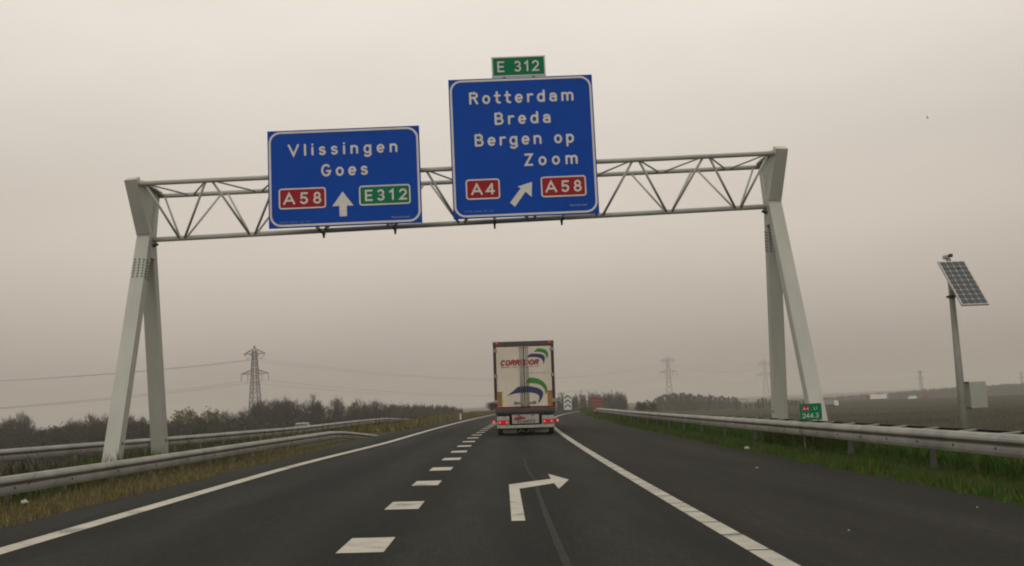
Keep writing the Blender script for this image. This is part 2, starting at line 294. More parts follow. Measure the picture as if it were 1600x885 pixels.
# ------------------------------------------------------------------ terrain and road
K = 2.6e-4
def cx(d):
    """road axis offset: a long bend to the right"""
    d = max(d, 0.0)
    return K*d*d if d < 300 else K*90000 + 2*K*300*(d-300)
def V(d): return 0.0 if d < 155 else -7.0*(1-math.exp(-(0.0004*(d-155)**2)/7.0))
GU = [-46, -28, -20.5, -17.5, -15, -10.5, -8.6, -7.2, -6.15, 0, 6.2, 6.9, 8.2, 10.5, 13, 29]
GZ = [-7, -1.25, -1.25, -1.1, -0.40, -0.02, 0.10, 0.07, 0.06, -0.03, -0.17, -0.02, 0.04, -0.45, -0.9, -7]
def sst(x, a, b): t = min(max((x-a)/(b-a), 0), 1); return t*t*(3-2*t)
def hz(X, Y):
    u = X - cx(Y); g = float(np.interp(u, GU, GZ)); f = (V(Y)+7.0)/7.0
    z = -7.0 + (g+7.0)*f - 8.0*sst(X, 230, 330)*sst(Y, 560, 1050)
    if (6.6 < u < 60 or -60 < u < -6.8) and 0 < Y < 400: z += 0.05*math.sin(X*0.9+Y*0.37)*math.sin(Y*0.23-X*0.4)*min(1, (abs(u)-6.4)/2)
    return z
def rz(u, d): return -0.02*u*(1 if d < 155 else 1) + V(d)*1.0

ds = list(np.arange(-60, 0, 6)) + list(np.arange(0, 60, 1.5)) + list(np.arange(60, 200, 4)) + list(np.arange(200, 420, 10)) + list(np.arange(420, 1200, 40)) + list(np.arange(1200, 4501, 220))
us = [-4200, -2800, -1800, -1100, -700, -450, -300, -220, -160, -120, -90, -70, -58, -50, -46, -42, -38, -34, -31, -28, -24.2, -20.5, -19, -17.5, -16.2, -15, -13.5, -12, -10.5, -9, -8.1, -7.2, -6.7, -6.15, -3, 0, 3, 6.2, 6.8, 7.4, 8.4, 9.5, 11, 13, 16, 20, 24, 29, 34, 42, 54, 70, 95, 130, 170, 200, 230, 255, 280, 305, 330, 380, 460, 600, 900, 1400, 2200, 3200, 4200]
g = MB(); vid = {}
for i, d in enumerate(ds):
    for j, u in enumerate(us):
        X = u + cx(d); z = hz(X, d) - (0.10 if -6.2 < u < 6.3 else 0.0); g.v.append((X, d, z))
for i in range(len(ds)-1):
    for j in range(len(us)-1):
        n = len(us); um = (us[j]+us[j+1])/2
        g.f.append((i*n+j, i*n+j+1, (i+1)*n+j+1, (i+1)*n+j)); g.mi.append(0 if -30 < um < 0 else 1 if 0 < um < 22 else 2 if (ds[i]+ds[i+1])/2 < 236 else 3 if (ds[i]+ds[i+1])/2 < 345 else 4)
g.build('ground', [left_verge, right_verge, field_m, brown_field, far_field], smooth=True, kind='structure')

def strip(u0, u1, d0, d1, zoff, step=2.0, uf=None, zf=None):
    mb = MB(); n = max(1, int(math.ceil((d1-d0)/step)))
    for i in range(n+1):
        d = d0 + (d1-d0)*i/n
        a = u0 + (uf(d) if uf else 0); b = u1 + (uf(d) if uf else 0)
        za, zb = (zf(a, d), zf(b, d)) if zf else (rz(a, d), rz(b, d))
        mb.v += [(cx(d)+a, d, za+zoff), (cx(d)+b, d, zb+zoff)]
    for i in range(n): mb.f.append((2*i, 2*i+1, 2*i+3, 2*i+2)); mb.mi.append(0)
    return mb
def road_sheet(name, u0, u1, d0, d1, M, zf=None, zoff=0.0):
    """asphalt slab with sides that reach down into the verge"""
    mb = MB(); n = int((d1-d0)/2)
    for i in range(n+1):
        d = d0 + (d1-d0)*i/n; w = 0.05*math.sin(d*0.7)+0.03*math.sin(d*2.3)
        for u, dz in ((u0+w*0.6 if u0 < -5 else u0, -0.3), (u0+w*0.6 if u0 < -5 else u0, 0), (u1-w if u1 > 5 else u1, 0), (u1-w if u1 > 5 else u1, -0.3)): mb.v.append((cx(d)+u, d, (zf(u, d) if zf else rz(u, d))+zoff+dz))
    for i in range(n):
        for k in range(3): mb.f.append((4*i+k, 4*i+k+1, 4*i+k+5, 4*i+k+4)); mb.mi.append(0)
    o = mb.build(name, M, kind='structure'); at_ = o.data.attributes.new('lat', 'FLOAT', 'POINT')
    at_.data.foreach_set('value', [u0 if k < 2 else u1 for i in range(n+1) for k in range(4)]); return o
road_sheet('road', -6.15, 2.45, -40, 420, asphalt)
road_sheet('hard_shoulder', 2.452, 6.2, -40, 420, shoulder_asphalt)
road_sheet('opposite_carriageway', -27.5, -18.2, -40, 330, shoulder_asphalt, zf=lambda u, d: -7+(-1.2+7.0)*(V(d)+7)/7)

lu = lambda d: 0.5*sst(d, 22, 42)
ru = lambda d: (0.0 if d < 58 else min(0.00056*(d-58)**2, 9)) - 0.0
strip(-5.23, -4.97, -20, 400, 0.004, uf=lu).build('edge_line', paint, kind='structure')
mb = MB(); d = -8.0
while d < 60:                                          # ribbed edge line laid in plates with thin joints
    s = strip(2.155, 2.36, d, d+1.03, 0.004, step=1, uf=ru); mb.add(s.v, s.f); d += 1.083
mb.build('edge_line', paint_worn, kind='structure')
strip(2.155, 2.36, d, 300, 0.004, uf=ru).build('edge_line', paint_worn, kind='structure')
for i in range(42):
    d = -6.05 + 3.97*i
    strip(-1.59, -1.14, d, d+1.08, 0.004, step=1.08, uf=lambda x: -0.12*sst(x, 25, 45)).build('lane_dash', paint, kind='structure')
arrow = [(.078, 12.1), (.238, 12.1), (.236, 16.6), (.835, 17.55), (.85, 16.35), (1.125, 18.25), (.825, 19.85), (.825, 18.55), (.072, 17.5)]
AP = [(cx(b)+a, b, rz(a, b)+0.004) for a, b in arrow]
MB().add(AP, [(0, 1, 2, 8), (8, 2, 3, 7), (7, 3, 4, 5, 6)]).build('turn_arrow', paint, kind='structure')
seam = [(.54, 6), (.52, 8.0), (.515, 8.7), (.508, 10.08), (.507, 11.4), (.502, 12.66), (.506, 14.3), (.508, 15.3), (.518, 16.4), (.535, 17.4), (.535, 18.3), (.505, 19.3), (.475, 20.3), (.46, 22), (.448, 24.1), (.44, 27)]
SP = []
for i in range(len(seam)-1):
    for t in (0, .33, .66): SP.append((seam[i][0]*(1-t)+seam[i+1][0]*t + random.uniform(-.002, .002), seam[i][1]*(1-t)+seam[i+1][1]*t))
mb = MB(); ribbon(SP, 1.0, 0, lambda a, b, c: (a, b, 0), mb, caps=False)
nS = len(SP); mb.v = []
for sg in (1, -1):
    for i_, (a, b) in enumerate(SP): w_ = (.020+.018*min(1, max(0, (24-b)/14)))*random.uniform(.9, 1.1); mb.v.append((cx(b)+a-sg*w_, b, rz(a, b)+.003))
mb.build('road_seam', seam_m, kind='structure')
MB().add([(cx(b)+a, b, rz(a, b)+.002) for a, b in ((-6.0, 20.2), (2.1, 23.6), (2.1, 23.65), (-6.0, 20.25))], [(0, 1, 2, 3)]).build('road_joint', seam_m, kind='structure')
# a narrow farm road and a second motorway far across the fields
def path_strip(name, pts, w, M, zoff):
    mb = MB(); Q = []
    for i in range(len(pts)-1):
        for t in np.linspace(0, 1, 12, endpoint=False): Q.append((pts[i][0]+(pts[i+1][0]-pts[i][0])*t, pts[i][1]+(pts[i+1][1]-pts[i][1])*t))
    for i, (x, y) in enumerate(Q):
        a, b = Q[max(i-1, 0)], Q[min(i+1, len(Q)-1)]; l = math.hypot(b[0]-a[0], b[1]-a[1]); nx, ny = -(b[1]-a[1])/l*w/2, (b[0]-a[0])/l*w/2
        mb.v += [(x+nx, y+ny, hz(x+nx, y+ny)+zoff), (x-nx, y-ny, hz(x-nx, y-ny)+zoff)]
    for i in range(len(Q)-1): mb.f.append((2*i+1, 2*i+3, 2*i+2, 2*i)); mb.mi.append(0)
    return mb.build(name, M, kind='structure')
path_strip('far_road', [(70, 705), (117, 668), (170, 628), (223, 600), (245, 590), (330, 560), (520, 520)], 9, shoulder_asphalt, 0.35)
path_strip('farm_track', [(120, 462), (152, 470), (230, 480), (330, 490)], 5, shoulder_asphalt, 0.25)

# ------------------------------------------------------------------ grass (nobody could count it)
blade = blade_mat('grass_blade')
def grass(name, spots, hgt, wid, cols, label):
    n = len(spots); P = np.array(spots); a = rng.uniform(0, 2*np.pi, n); h = rng.uniform(*hgt, n)*rng.choice([1, 1, 1, 1.6], n); w = rng.uniform(*wid, n)
    lean = rng.normal(0, .35, (n, 2))*h[:, None]
    V0 = P + np.c_[np.cos(a)*w, np.sin(a)*w, np.zeros(n)-.03]; V1 = P - np.c_[np.cos(a)*w, np.sin(a)*w, np.zeros(n)+.03]; V2 = P + np.c_[lean, h]
    VV = np.stack([V0, V1, V2], 1).reshape(-1, 3); F = np.arange(3*n).reshape(n, 3)
    k = np.array(cols); t = k[rng.integers(0, len(k), n)]*rng.uniform(.75, 1.25, (n, 1)); t = np.repeat(t, 3, 0)
    o = tint_mesh(name, VV, F, t, blade); tag(o, label, 'grass', kind='stuff'); return o
def verge_spots(n, u0, u1, d0, d1, test=None):
    L_ = []
    while len(L_) < n:
        d = d0*(d1/d0)**random.random(); u = random.uniform(u0, u1)
        if test and not test(u, d): continue
        X = cx(d)+u; L_.append((X, d, hz(X, d)))
    return L_
def clump(u, d): return math.sin(u*2.1+d*.6)+math.sin(d*.9-u*1.3)+math.sin(u*4.7+d*1.9)*.5 + random.uniform(-1.2, 1.2)
def off_rail(u, d): return not (38 < d < 58 and abs(u + cx(d) + float(np.interp(d, [31, 43.5, 53], [7.45, 6.75, 5.95]))) < 1.3)
dry = [(.18, .135, .062), (.145, .110, .048), (.125, .105, .040), (.21, .16, .075), (.095, .095, .034)]
grn = [(.044, .105, .013), (.038, .090, .010), (.062, .105, .017), (.082, .095, .024)]
mixd = dry[:3] + grn[1:]
grass('dry_grass', verge_spots(30000, -9.6, -6.1, 5, 75, off_rail), (.03, .12), (.006, .014), dry + [(.085, .088, .030)], 'brown dry grass along the left edge of the road')
grass('verge_grass', verge_spots(14000, -12.5, -8.0, 9, 75, lambda u, d: clump(u, d) > -.2), (.08, .25), (.008, .018), grn + [dry[2]], 'green grass growing under the near left guardrail')
grass('median_thicket', verge_spots(26000, -19.5, -8.6, 14, 110, lambda u, d: u + cx(d) < float(np.interp(d, [6, 26, 38, 49, 104], [-16.2, -12.9, -10.9, -9.4, -7.6])) + .5), (.15, .55), (.02, .05), [(.040, .034, .020), (.052, .042, .024), (.032, .032, .016), (.062, .050, .030)], 'dark rough growth behind the far left guardrail')
grass('median_grass', verge_spots(22000, -16, -6.1, 40, 175, off_rail), (.12, .42), (.02, .05), dry + [grn[3], (.085, .082, .036)], 'tall straw coloured grass on the left verge beyond the guardrail end')
grass('green_grass', verge_spots(70000, 6.08, 11, 8, 70), (.02, .085), (.006, .013), grn + grn[:3], 'green grass strip between the hard shoulder and the right guardrail')
grass('tall_grass', verge_spots(16000, 7.15, 10.5, 9, 70), (.10, .30), (.010, .022), grn + grn[:2], 'taller green grass growing behind the right guardrail')
grass('tall_grass', verge_spots(12000, -11.0, -8.3, 10, 60), (.12, .36), (.012, .026), grn + [dry[2], dry[4]], 'taller grass around the left gantry legs behind the near guardrail')
grass('grass_tufts', verge_spots(2600, 7.05, 7.9, 22.3, 28.5) + verge_spots(2200, -9.6, -8.7, 22.5, 29), (.22, .42), (.010, .020), grn + [dry[2]], 'tall grass tufts growing round the feet of the gantry legs')
grass('rough_grass', verge_spots(14000, 6.1, 16, 55, 190), (.08, .26), (.02, .045), grn + [dry[1], dry[4]], 'rough green and brown grass further along the right verge')
grass('weeds', verge_spots(4000, 6.05, 6.8, 9, 60, lambda u, d: clump(u*3, d*2) > .8), (.05, .14), (.008, .018), grn + [(.10, .085, .034)], 'straggly weeds at the edge of the hard shoulder')

fs = []
while len(fs) < 26000:
    Y = 90*(420/90)**random.random(); X = random.uniform(.16, .62)*Y*1.12
    if X - cx(Y) < 30 or math.sin(X*.09+Y*.05)+math.sin(X*.031-Y*.11)+random.uniform(-1, 1) < .2: continue
    fs.append((X, Y, hz(X, Y)))
grass('field_tufts', fs, (.12, .40), (.06, .16), [(.050, .038, .018), (.038, .036, .016), (.066, .044, .020), (.030, .034, .013)], 'rough brown and olive tufts scattered over the low field on the right')

# ------------------------------------------------------------------ guardrails
def dense(pts, step):
    out_ = [pts[0]]
    for a, b in zip(pts[:-1], pts[1:]):
        n = max(1, int(round((Vector(b)-Vector(a)).length/step)))
        out_ += [tuple(a[k]+(b[k]-a[k])*i/n for k in range(3)) for i in range(1, n+1)]
    return out_
def smooth(pts, it=2):
    for _ in range(it):
        q = [pts[0]]
        for a, b in zip(pts[:-1], pts[1:]): q += [tuple(a[k]*.75+b[k]*.25 for k in range(3)), tuple(a[k]*.25+b[k]*.75 for k in range(3))]
        pts = q + [pts[-1]]
    return pts
WB = [(-.06, 0), (-.01, -.002), (.030, -.020), (.070, -.066), (.077, -.098), (.060, -.124), (.030, -.142), (.018, -.158), (.036, -.174), (.047, -.205), (.050, -.255), (.040, -.303), (.004, -.310), (-.04, -.31)]
WBC = WB + [(a-.008, b) for a, b in WB[::-1]][1:-1]
def frames(pts):
    Fm = []
    for i in range(len(pts)):
        a, b = Vector(pts[max(i-1, 0)]), Vector(pts[min(i+1, len(pts)-1)]); d = b-a; d.z = 0; d.normalize(); Fm.append((Vector(pts[i]), Vector((d.y, -d.x, 0)), d))
    return Fm
def beam(mb, pts, side, off=0.0):
    mb.m = 0
    n = len(WBC); P = []; F = []
    fr = frames(pts)
    for p, r_, d in fr:
        for a, b in WBC: P.append(p + r_*side*(a+off) + Vector((0, 0, b)))
    for i in range(len(fr)-1):
        for k in range(n): k2 = (k+1) % n; F.append((i*n+k, (i+1)*n+k, (i+1)*n+k2, i*n+k2))
    F.append(tuple(range(n))); F.append(tuple((len(fr)-1)*n+k for k in range(n-1, -1, -1)))
    mb.add(P, F)
def guardrail(pts, side, label, spacing, dmax, double=False):
    """side=+1: face looks to the right of the travel direction"""
    pts = smooth(dense(pts, 4.0), 1); root = empty('guardrail', (pts[0][0], pts[0][1], hz(pts[0][0], pts[0][1]))); o0 = Vector(root.location)
    tag(root, label, 'guardrail')
    loc = [tuple(Vector(p)-o0) for p in pts]
    bm_ = MB(); beam(bm_, loc, side); bm_.m = 1
    if double:
        mb = MB(); beam(mb, [(x, y, z+.015) for x, y, z in loc], -side, off=.36); mb.build('rear_beam', rear_m, root)
    acc = 0; last = loc[0]; cnt = 0; sp = spacing
    for (p, r_, d), q in zip(frames(dense(loc, .1))[1:], dense(loc, .1)[1:]):
        acc += (Vector(q)-Vector(last)).length; last = q
        if acc < sp: continue
        acc = 0; cnt += 1
        w = p + o0; gz = hz(w.x, w.y) - o0.z
        if cnt > 84 or w.y > dmax: continue
        back = p - r_*side*(.19 if double else .085)
        b = MB(); top = p.z-.10
        if top-gz > .12 and (not double or cnt % 3 == 0):
            b.box((back.x, back.y, (top+gz-.25)/2), (.09, .05, top-gz+.25), Matrix.Rotation(math.atan2(d.y, d.x)-math.pi/2, 3, 'Z')); b.build('post', galv_dark, root)
        if double:
            b = MB(); b.bar(p - r_*side*.035 + Vector((0, 0, -.010)), p - r_*side*.33 + Vector((0, 0, .006)), (.11, .02), side=d); b.build('spacer', galv, root)
        if cnt % 3 == 1: beam(bm_, [tuple(p-d*.16), tuple(p+d*.16)], side, off=.004)
        c = p + r_*side*.040 + Vector((0, 0, -.205)); bm_.m = 1; bm_.tube([c, c + r_*side*.022], .021, 6)
    bm_.build('beam', [galv, bolt_m], root)
    return root
def rail_pts(L_): return [(X, Y, z) for X, Y, z in L_]
near_left = [(-9.2, 1.0, .56), (-8.5, 10, .55), (-8.1, 16.6, .54), (-7.45, 31.7, .55), (-6.75, 43.5, .56), (-6.25, 49.0, .27), (-5.95, 53.0, .02)]
guardrail(near_left, 1, 'near left guardrail in front of the gantry legs, its far end bent into the grass', 2.0, 52)
far_left = [(-16.2, 6, .76), (-12.95, 26.5, .77), (-10.9, 38.5, .74), (-9.4, 49, .72), (-8.9, 65, .74), (-8.6, 80, .70), (-8.0, 94, .40), (-7.6, 104, .02)]
guardrail(far_left, 1, 'far left guardrail running behind the gantry legs and fading into straw grass', 2.0, 110)
right_pts = [(6.88 + cx(d), d, .64 - .0004*d) for d in (-8, 4, 13, 20, 27, 35, 42, 52, 61, 72, 84, 94)] + [(9.5, 101, .40), (10.0, 107, -.1)]
guardrail(right_pts, -1, 'long right guardrail with cross spacers on top along the hard shoulder', 1.333, 190, double=True)
# ------------------------------------------------------------------ sign gantry
XL, XR = -8.80, 7.40
zb = lambda x: 5.95 + .0125*(x-XL)
zt = lambda x: 7.26 + .0075*(x-XL)
YB, YF, YK = 26.2, 25.43, 26.97
G, GZ0 = 1.0, 0.0
gan = empty('sign_gantry', (0, G*YB, GZ0)); gan.scale = (G, G, G); tag(gan, 'pale grey steel gantry with a tube truss on two A shaped leg frames', 'gantry')
GO = Vector((0, YB, 0))
def gp(x, y, z): return Vector((x, y, z)) - GO
MB().tube([gp(XL+.05, YB, zb(XL)), gp(XR-.05, YB, zb(XR))], .065, 14).build('bottom_chord', gantry_m, gan, smooth=True)
MB().tube([gp(XL-.02, YF, zt(XL)), gp(XR, YF, zt(XR))], .06, 14).build('top_chord', gantry_m, gan, smooth=True)
MB().tube([gp(XL+.05, YK, zt(XL)), gp(XR-.05, YK, zt(XR))], .06, 14).build('top_chord', gantry_m, gan, smooth=True)
NP = 9; P_ = (XR-XL)/NP
def strut(a, b, r=.030): MB().tube([a, b], r, 8).build('truss_diagonal', gantry_m, gan, smooth=True)
for i in range(NP):
    x0, xm, x1 = XL+P_*i, XL+P_*(i+.5), XL+P_*(i+1)
    a0, a1 = x0+(.20 if i == 0 else .07), x1-(.20 if i == NP-1 else .07)
    for Y in (YF, YK):
        strut(gp(a0, Y, zt(a0)), gp(xm-.07, YB+(Y-YB)*.06, zb(xm)), .032 if Y == YF else .028)
        strut(gp(a1, Y, zt(a1)), gp(xm+.07, YB+(Y-YB)*.06, zb(xm)), .032 if Y == YF else .028)
    strut(gp(a0, YF, zt(a0)), gp(xm-.07, YK, zt(xm)), .024); strut(gp(a1, YF, zt(a1)), gp(xm+.07, YK, zt(xm)), .024)
for sgn, X0 in ((-1, XL), (1, XR)):
    ax, ex = X0+sgn*.02, .27*sgn
    apz = zb(X0)+.05
    for sy in (-1, 1):
        gx, gy = ax+ex, YB+sy*1.92; gz = (hz(G*gx, G*gy)-.3-GZ0)/G
        top = gp(ax, YB+sy*.10, apz); foot = gp(gx, gy, gz)
        b = MB().bar(top, foot, (.33, .30), (.36, .33), side=(1, 0, 0)); b.m = 1
        for k in (range(7) if sgn == sy else ()):
            t = .105 + .012*k
            for q in (-.11, 0, .11):
                c = top.lerp(foot, t) + Vector((q, 0, 0)); dn = (foot-top).normalized(); nrm = Vector((0, -1, 0)); nrm = (nrm - dn*nrm.dot(dn)).normalized()
                for s2 in (1, -1): b.tube([c + nrm*s2*.14, c + nrm*s2*.178], .019, 6)
            for q in (-.08, .08):
                c = top.lerp(foot, t) + nrm*q
                for s2 in (1, -1): b.tube([c + Vector((s2*.15, 0, 0)), c + Vector((s2*.192, 0, 0))], .019, 6)
        leg = b.build('leg', [gantry_m, bolt_m], gan)
        c = top.lerp(foot, .83) + Vector((-sgn*.175, 0, 0)); MB().tube([c, c+Vector((-sgn*.02, 0, 0))], .035, 8).build('cover_cap', dark_metal, leg)
    # Y shaped head: knee, two arms and the web plate between them
    hx = ax + sgn*.0
    k0 = gp(hx, YB, apz-.32)
    MB().bar(gp(hx, YB, apz-.55), gp(hx, YB, apz+.16), (.335, .36), (.335, .56), side=(1, 0, 0)).build('knee', gantry_m, gan, bevel=.012)
    for Y in (YF, YK):
        s_ = -1 if Y == YF else 1
        MB().bar(gp(hx, YB+s_*.17, apz+.10), gp(hx+sgn*.10, Y+s_*.02, zt(X0)+.14), (.335, .24), (.315, .27), side=(1, 0, 0)).build('head_arm', gantry_m, gan, bevel=.012)
    wx = hx - sgn*.05
    MB().prism([(YB-.10, apz+.14), (YB+.10, apz+.14), (YK-.08, zt(X0)+.02), (YF+.08, zt(X0)+.02)], lambda a, b: gp(wx-.015, a, b), lambda a, b: gp(wx+.015, a, b)).build('web_plate', gantry_m, gan)
    MB().prism([(YF+.05, zt(X0)+.05), (YK-.05, zt(X0)+.05), (YK-.05, zt(X0)+.09), (YF+.05, zt(X0)+.09)], lambda a, b: gp(hx-.16, a, b), lambda a, b: gp(hx+.18, a, b)).build('top_plate', gantry_m, gan)
    MB().box(gp(ax-sgn*.22, YB, zb(X0)-.13), (.12, .2, .05), Matrix.Rotation(sgn*.5, 3, 'Y')).build('joint_flange', dark_metal, gan)

# ------------------------------------------------------------------ direction signs
def sign(name, label, cat, x0, x1, z0, z1, M, y=25.10):
    cxx = (x0+x1)/2; r = empty(name, (G*cxx, G*y, G*z0+GZ0)); r.scale = (G, G, G); tag(r, label, cat); w = (x1-x0); h = z1-z0
    MB().bb(-w/2, w/2, .004, .05, 0, h).build('panel', M, r)
    return r, w, h, (lambda a, b, l: (a - w/2, -.001-l, b))
def panelled(r, w, h, mp_, u0, u1, v0, v1, M, text, tu0, tu1):
    """coloured route box with a white rim, on a sign"""
    x0, x1, y0, y1 = u0*w, u1*w, h*(1-v1), h*(1-v0); f = lambda a, b, l: mp_(a, b, l+.004)
    mb = MB(); mb.poly([mp_(a, b, .003) for a, b in rrect(x0, x1, y0, y1, .075)]); o = mb.build('route_panel', M, r)
    mb = MB(); rborder(mb, x0+.02, x1-.02, y0+.02, y1-.02, .06, .034, .0015, f); mb.build('rim', sign_white, o)
    mb = MB(); c = (y1-y0)*.56; lettering(mb, text, x0+(x1-x0)*tu0, x0+(x1-x0)*tu1, y0+(y1-y0)*.22, c, lambda a, b, l: f(a, b, l+.003), weight=.08, wf=1.2); mb.build('lettering', sign_white, o)
def lines(r, mp_, w, h, rows, M=sign_white, weight=.084):
    for text, u0, u1, vb, cap in rows:
        mb = MB(); lettering(mb, text, u0*w, u1*w, h*(1-vb), cap, mp_, weight=weight, z0=.003); mb.build('lettering', M, r)
def fix(r, w, h, y, xs):
    """posts and brackets that hang the sign on the truss"""
    o = Vector((r.location.x/G, y, (r.location.z-GZ0)/G))
    for x in xs:
        X = o.x + x
        MB().bb(x-.035, x+.035, .05, .13, -.04, h-.12).build('mounting_post', alu, r)
        b = MB(); b.bb(x-.03, x+.03, .13, YF-y+.02, zt(X)-o.z+.065, zt(X)-o.z+.11); b.build('bracket', dark_metal, r)
        b = MB(); b.bb(x-.03, x+.03, .13, YB-y+.06, zb(X)-o.z-.115, zb(X)-o.z-.07); b.bar((x, YB-y-.16, zb(X)-o.z-.08), (x, YB-y-.02, zb(X)-o.z-.19), (.05, .03)); b.build('bracket', dark_metal, r)
    for z in (.25*h, .6*h): MB().bb(-w/2+.05, w/2-.05, .05, .052+.045, z-.03, z+.03).build('stiffener', alu, r)

r, w, h, mp_ = sign('direction_sign', 'wide blue motorway sign reading Vlissingen and Goes with a straight up arrow', 'road sign', -5.44, -1.645, 5.915, 8.385, sign_blue)
mb = MB(); rborder(mb, .055, w-.055, .055, h-.055, .26, .05, .003, mp_); mb.build('border', sign_white, r)
lines(r, mp_, w, h, [('Vlissingen', .135, .855, .268, .305), ('Goes', .347, .655, .49, .315)])
panelled(r, w, h, mp_, .067, .377, .597, .812, sign_red, 'A58', .10, .90)
panelled(r, w, h, mp_, .592, .930, .600, .806, sign_green, 'E312', .11, .93)
up_arrow = [(.485, .652), (.555, .800), (.510, .797), (.510, .905), (.462, .905), (.462, .797), (.415, .800)]
MB().poly([mp_(a*w, h*(1-b), .003) for a, b in up_arrow]).build('arrow', sign_white, r)
lines(r, mp_, w, h, [('ANW-244.32-11', .07, .27, .955, .05), ('Rijkswaterstaat', .80, .92, .945, .05)], sign_faint)
fix(r, w, h, 25.10, (-w*.5+1.18, -w*.5+3.02))

r, w, h, mp_ = sign('direction_sign', 'tall blue motorway sign reading Rotterdam, Breda and Bergen op Zoom with a slanting arrow', 'road sign', -.868, 2.768, 5.96, 9.53, sign_blue)
mb = MB(); rborder(mb, .055, w-.055, .055, h-.055, .26, .05, .003, mp_); mb.build('border', sign_white, r)
lines(r, mp_, w, h, [('Rotterdam', .139, .866, .186, .315), ('Breda', .309, .70, .340, .315), ('Bergen op', .165, .855, .490, .315), ('Zoom', .503, .872, .643, .315)])
panelled(r, w, h, mp_, .091, .327, .723, .869, sign_red, 'A4', .16, .84)
panelled(r, w, h, mp_, .607, .920, .7245, .873, sign_red, 'A58', .10, .90)
d_arrow = [(.5483, .7585), (.5400, .865), (.5005, .826), (.424, .930), (.391, .900), (.469, .800), (.446, .788)]
MB().poly([mp_(a*w, h*(1-b), .003) for a, b in d_arrow]).build('arrow', sign_white, r)
lines(r, mp_, w, h, [('ANW-244.32-12', .08, .27, .958, .05), ('Rijkswaterstaat', .80, .92, .942, .05)], sign_faint)
fix(r, w, h, 25.10, (-w*.5+1.02, -w*.5+2.76))

r, w, h, mp_ = sign('route_plate', 'small green E 312 plate standing on top of the tall blue sign', 'road sign', .245, 1.605, 9.555, 10.08, sign_green)
mb = MB(); rborder(mb, .018, w-.018, .018, h-.018, .03, .028, .003, mp_); mb.build('border', sign_white, r)
lines(r, mp_, w, h, [('E 312', .10, .885, .77, .285)], weight=.07)
MB().bb(-.40, -.34, .05, .09, -.3, h-.06).build('mounting_post', alu, r); MB().bb(.34, .40, .05, .09, -.3, h-.06).build('mounting_post', alu, r)

# ------------------------------------------------------------------ lorry in the right lane
cream = mat('lorry_cream', (0.62, 0.57, 0.475), (0.54, 0.49, 0.40), scale=1.3, rough=0.45)
frame_m = mat('lorry_maroon', (0.048, 0.020, 0.017), (0.032, 0.015, 0.013), scale=3, rough=0.5)
bargrey = mat('lorry_dark_grey', (0.060, 0.056, 0.050), (0.045, 0.042, 0.038), scale=3, rough=0.6)
maroon = mat('lorry_red_strip', (0.16, 0.022, 0.018), rough=0.5)
swoosh_b = mat('lorry_blue', (0.018, 0.026, 0.105), rough=0.45); swoosh_g = mat('lorry_green', (0.028, 0.19, 0.022), rough=0.45)
let_red = mat('lorry_red', (0.27, 0.018, 0.022), rough=0.45); let_grey = mat('lorry_grey_print', (0.20, 0.19, 0.17), rough=0.5); let_black = mat('lorry_black_print', (0.025, 0.025, 0.025), rough=0.5)
steel = mat('bright_steel', (0.30, 0.30, 0.275), (0.20, 0.20, 0.185), scale=8, rough=0.4, metal=0.5)
amber = mat('amber_board', (0.36, 0.17, 0.035), (0.25, 0.10, 0.025), scale=6, rough=0.5)
lamp_red = mat('lit_tail_lamp', (0.30, 0.010, 0.012), rough=0.3, emit=((1.0, 0.03, 0.03), 0.12))
lamp_hot = mat('lit_lamp_bulb', (0.5, 0.06, 0.06), rough=0.3, emit=((1.0, 0.16, 0.15), 0.55))
lamp_dim = mat('red_lens', (0.24, 0.012, 0.012), rough=0.35)
rubber = mat('rubber', (0.018, 0.018, 0.017), (0.028, 0.027, 0.025), scale=6, rough=0.85)
chassis = mat('chassis_black', (0.022, 0.022, 0.021), (0.04, 0.038, 0.034), scale=4, rough=0.75)
flap_m = mat('white_flap', (0.40, 0.38, 0.345), (0.28, 0.265, 0.24), scale=4, rough=0.6)
glass_m = mat('dark_glass', (0.02, 0.022, 0.024), rough=0.15, spec=0.6)

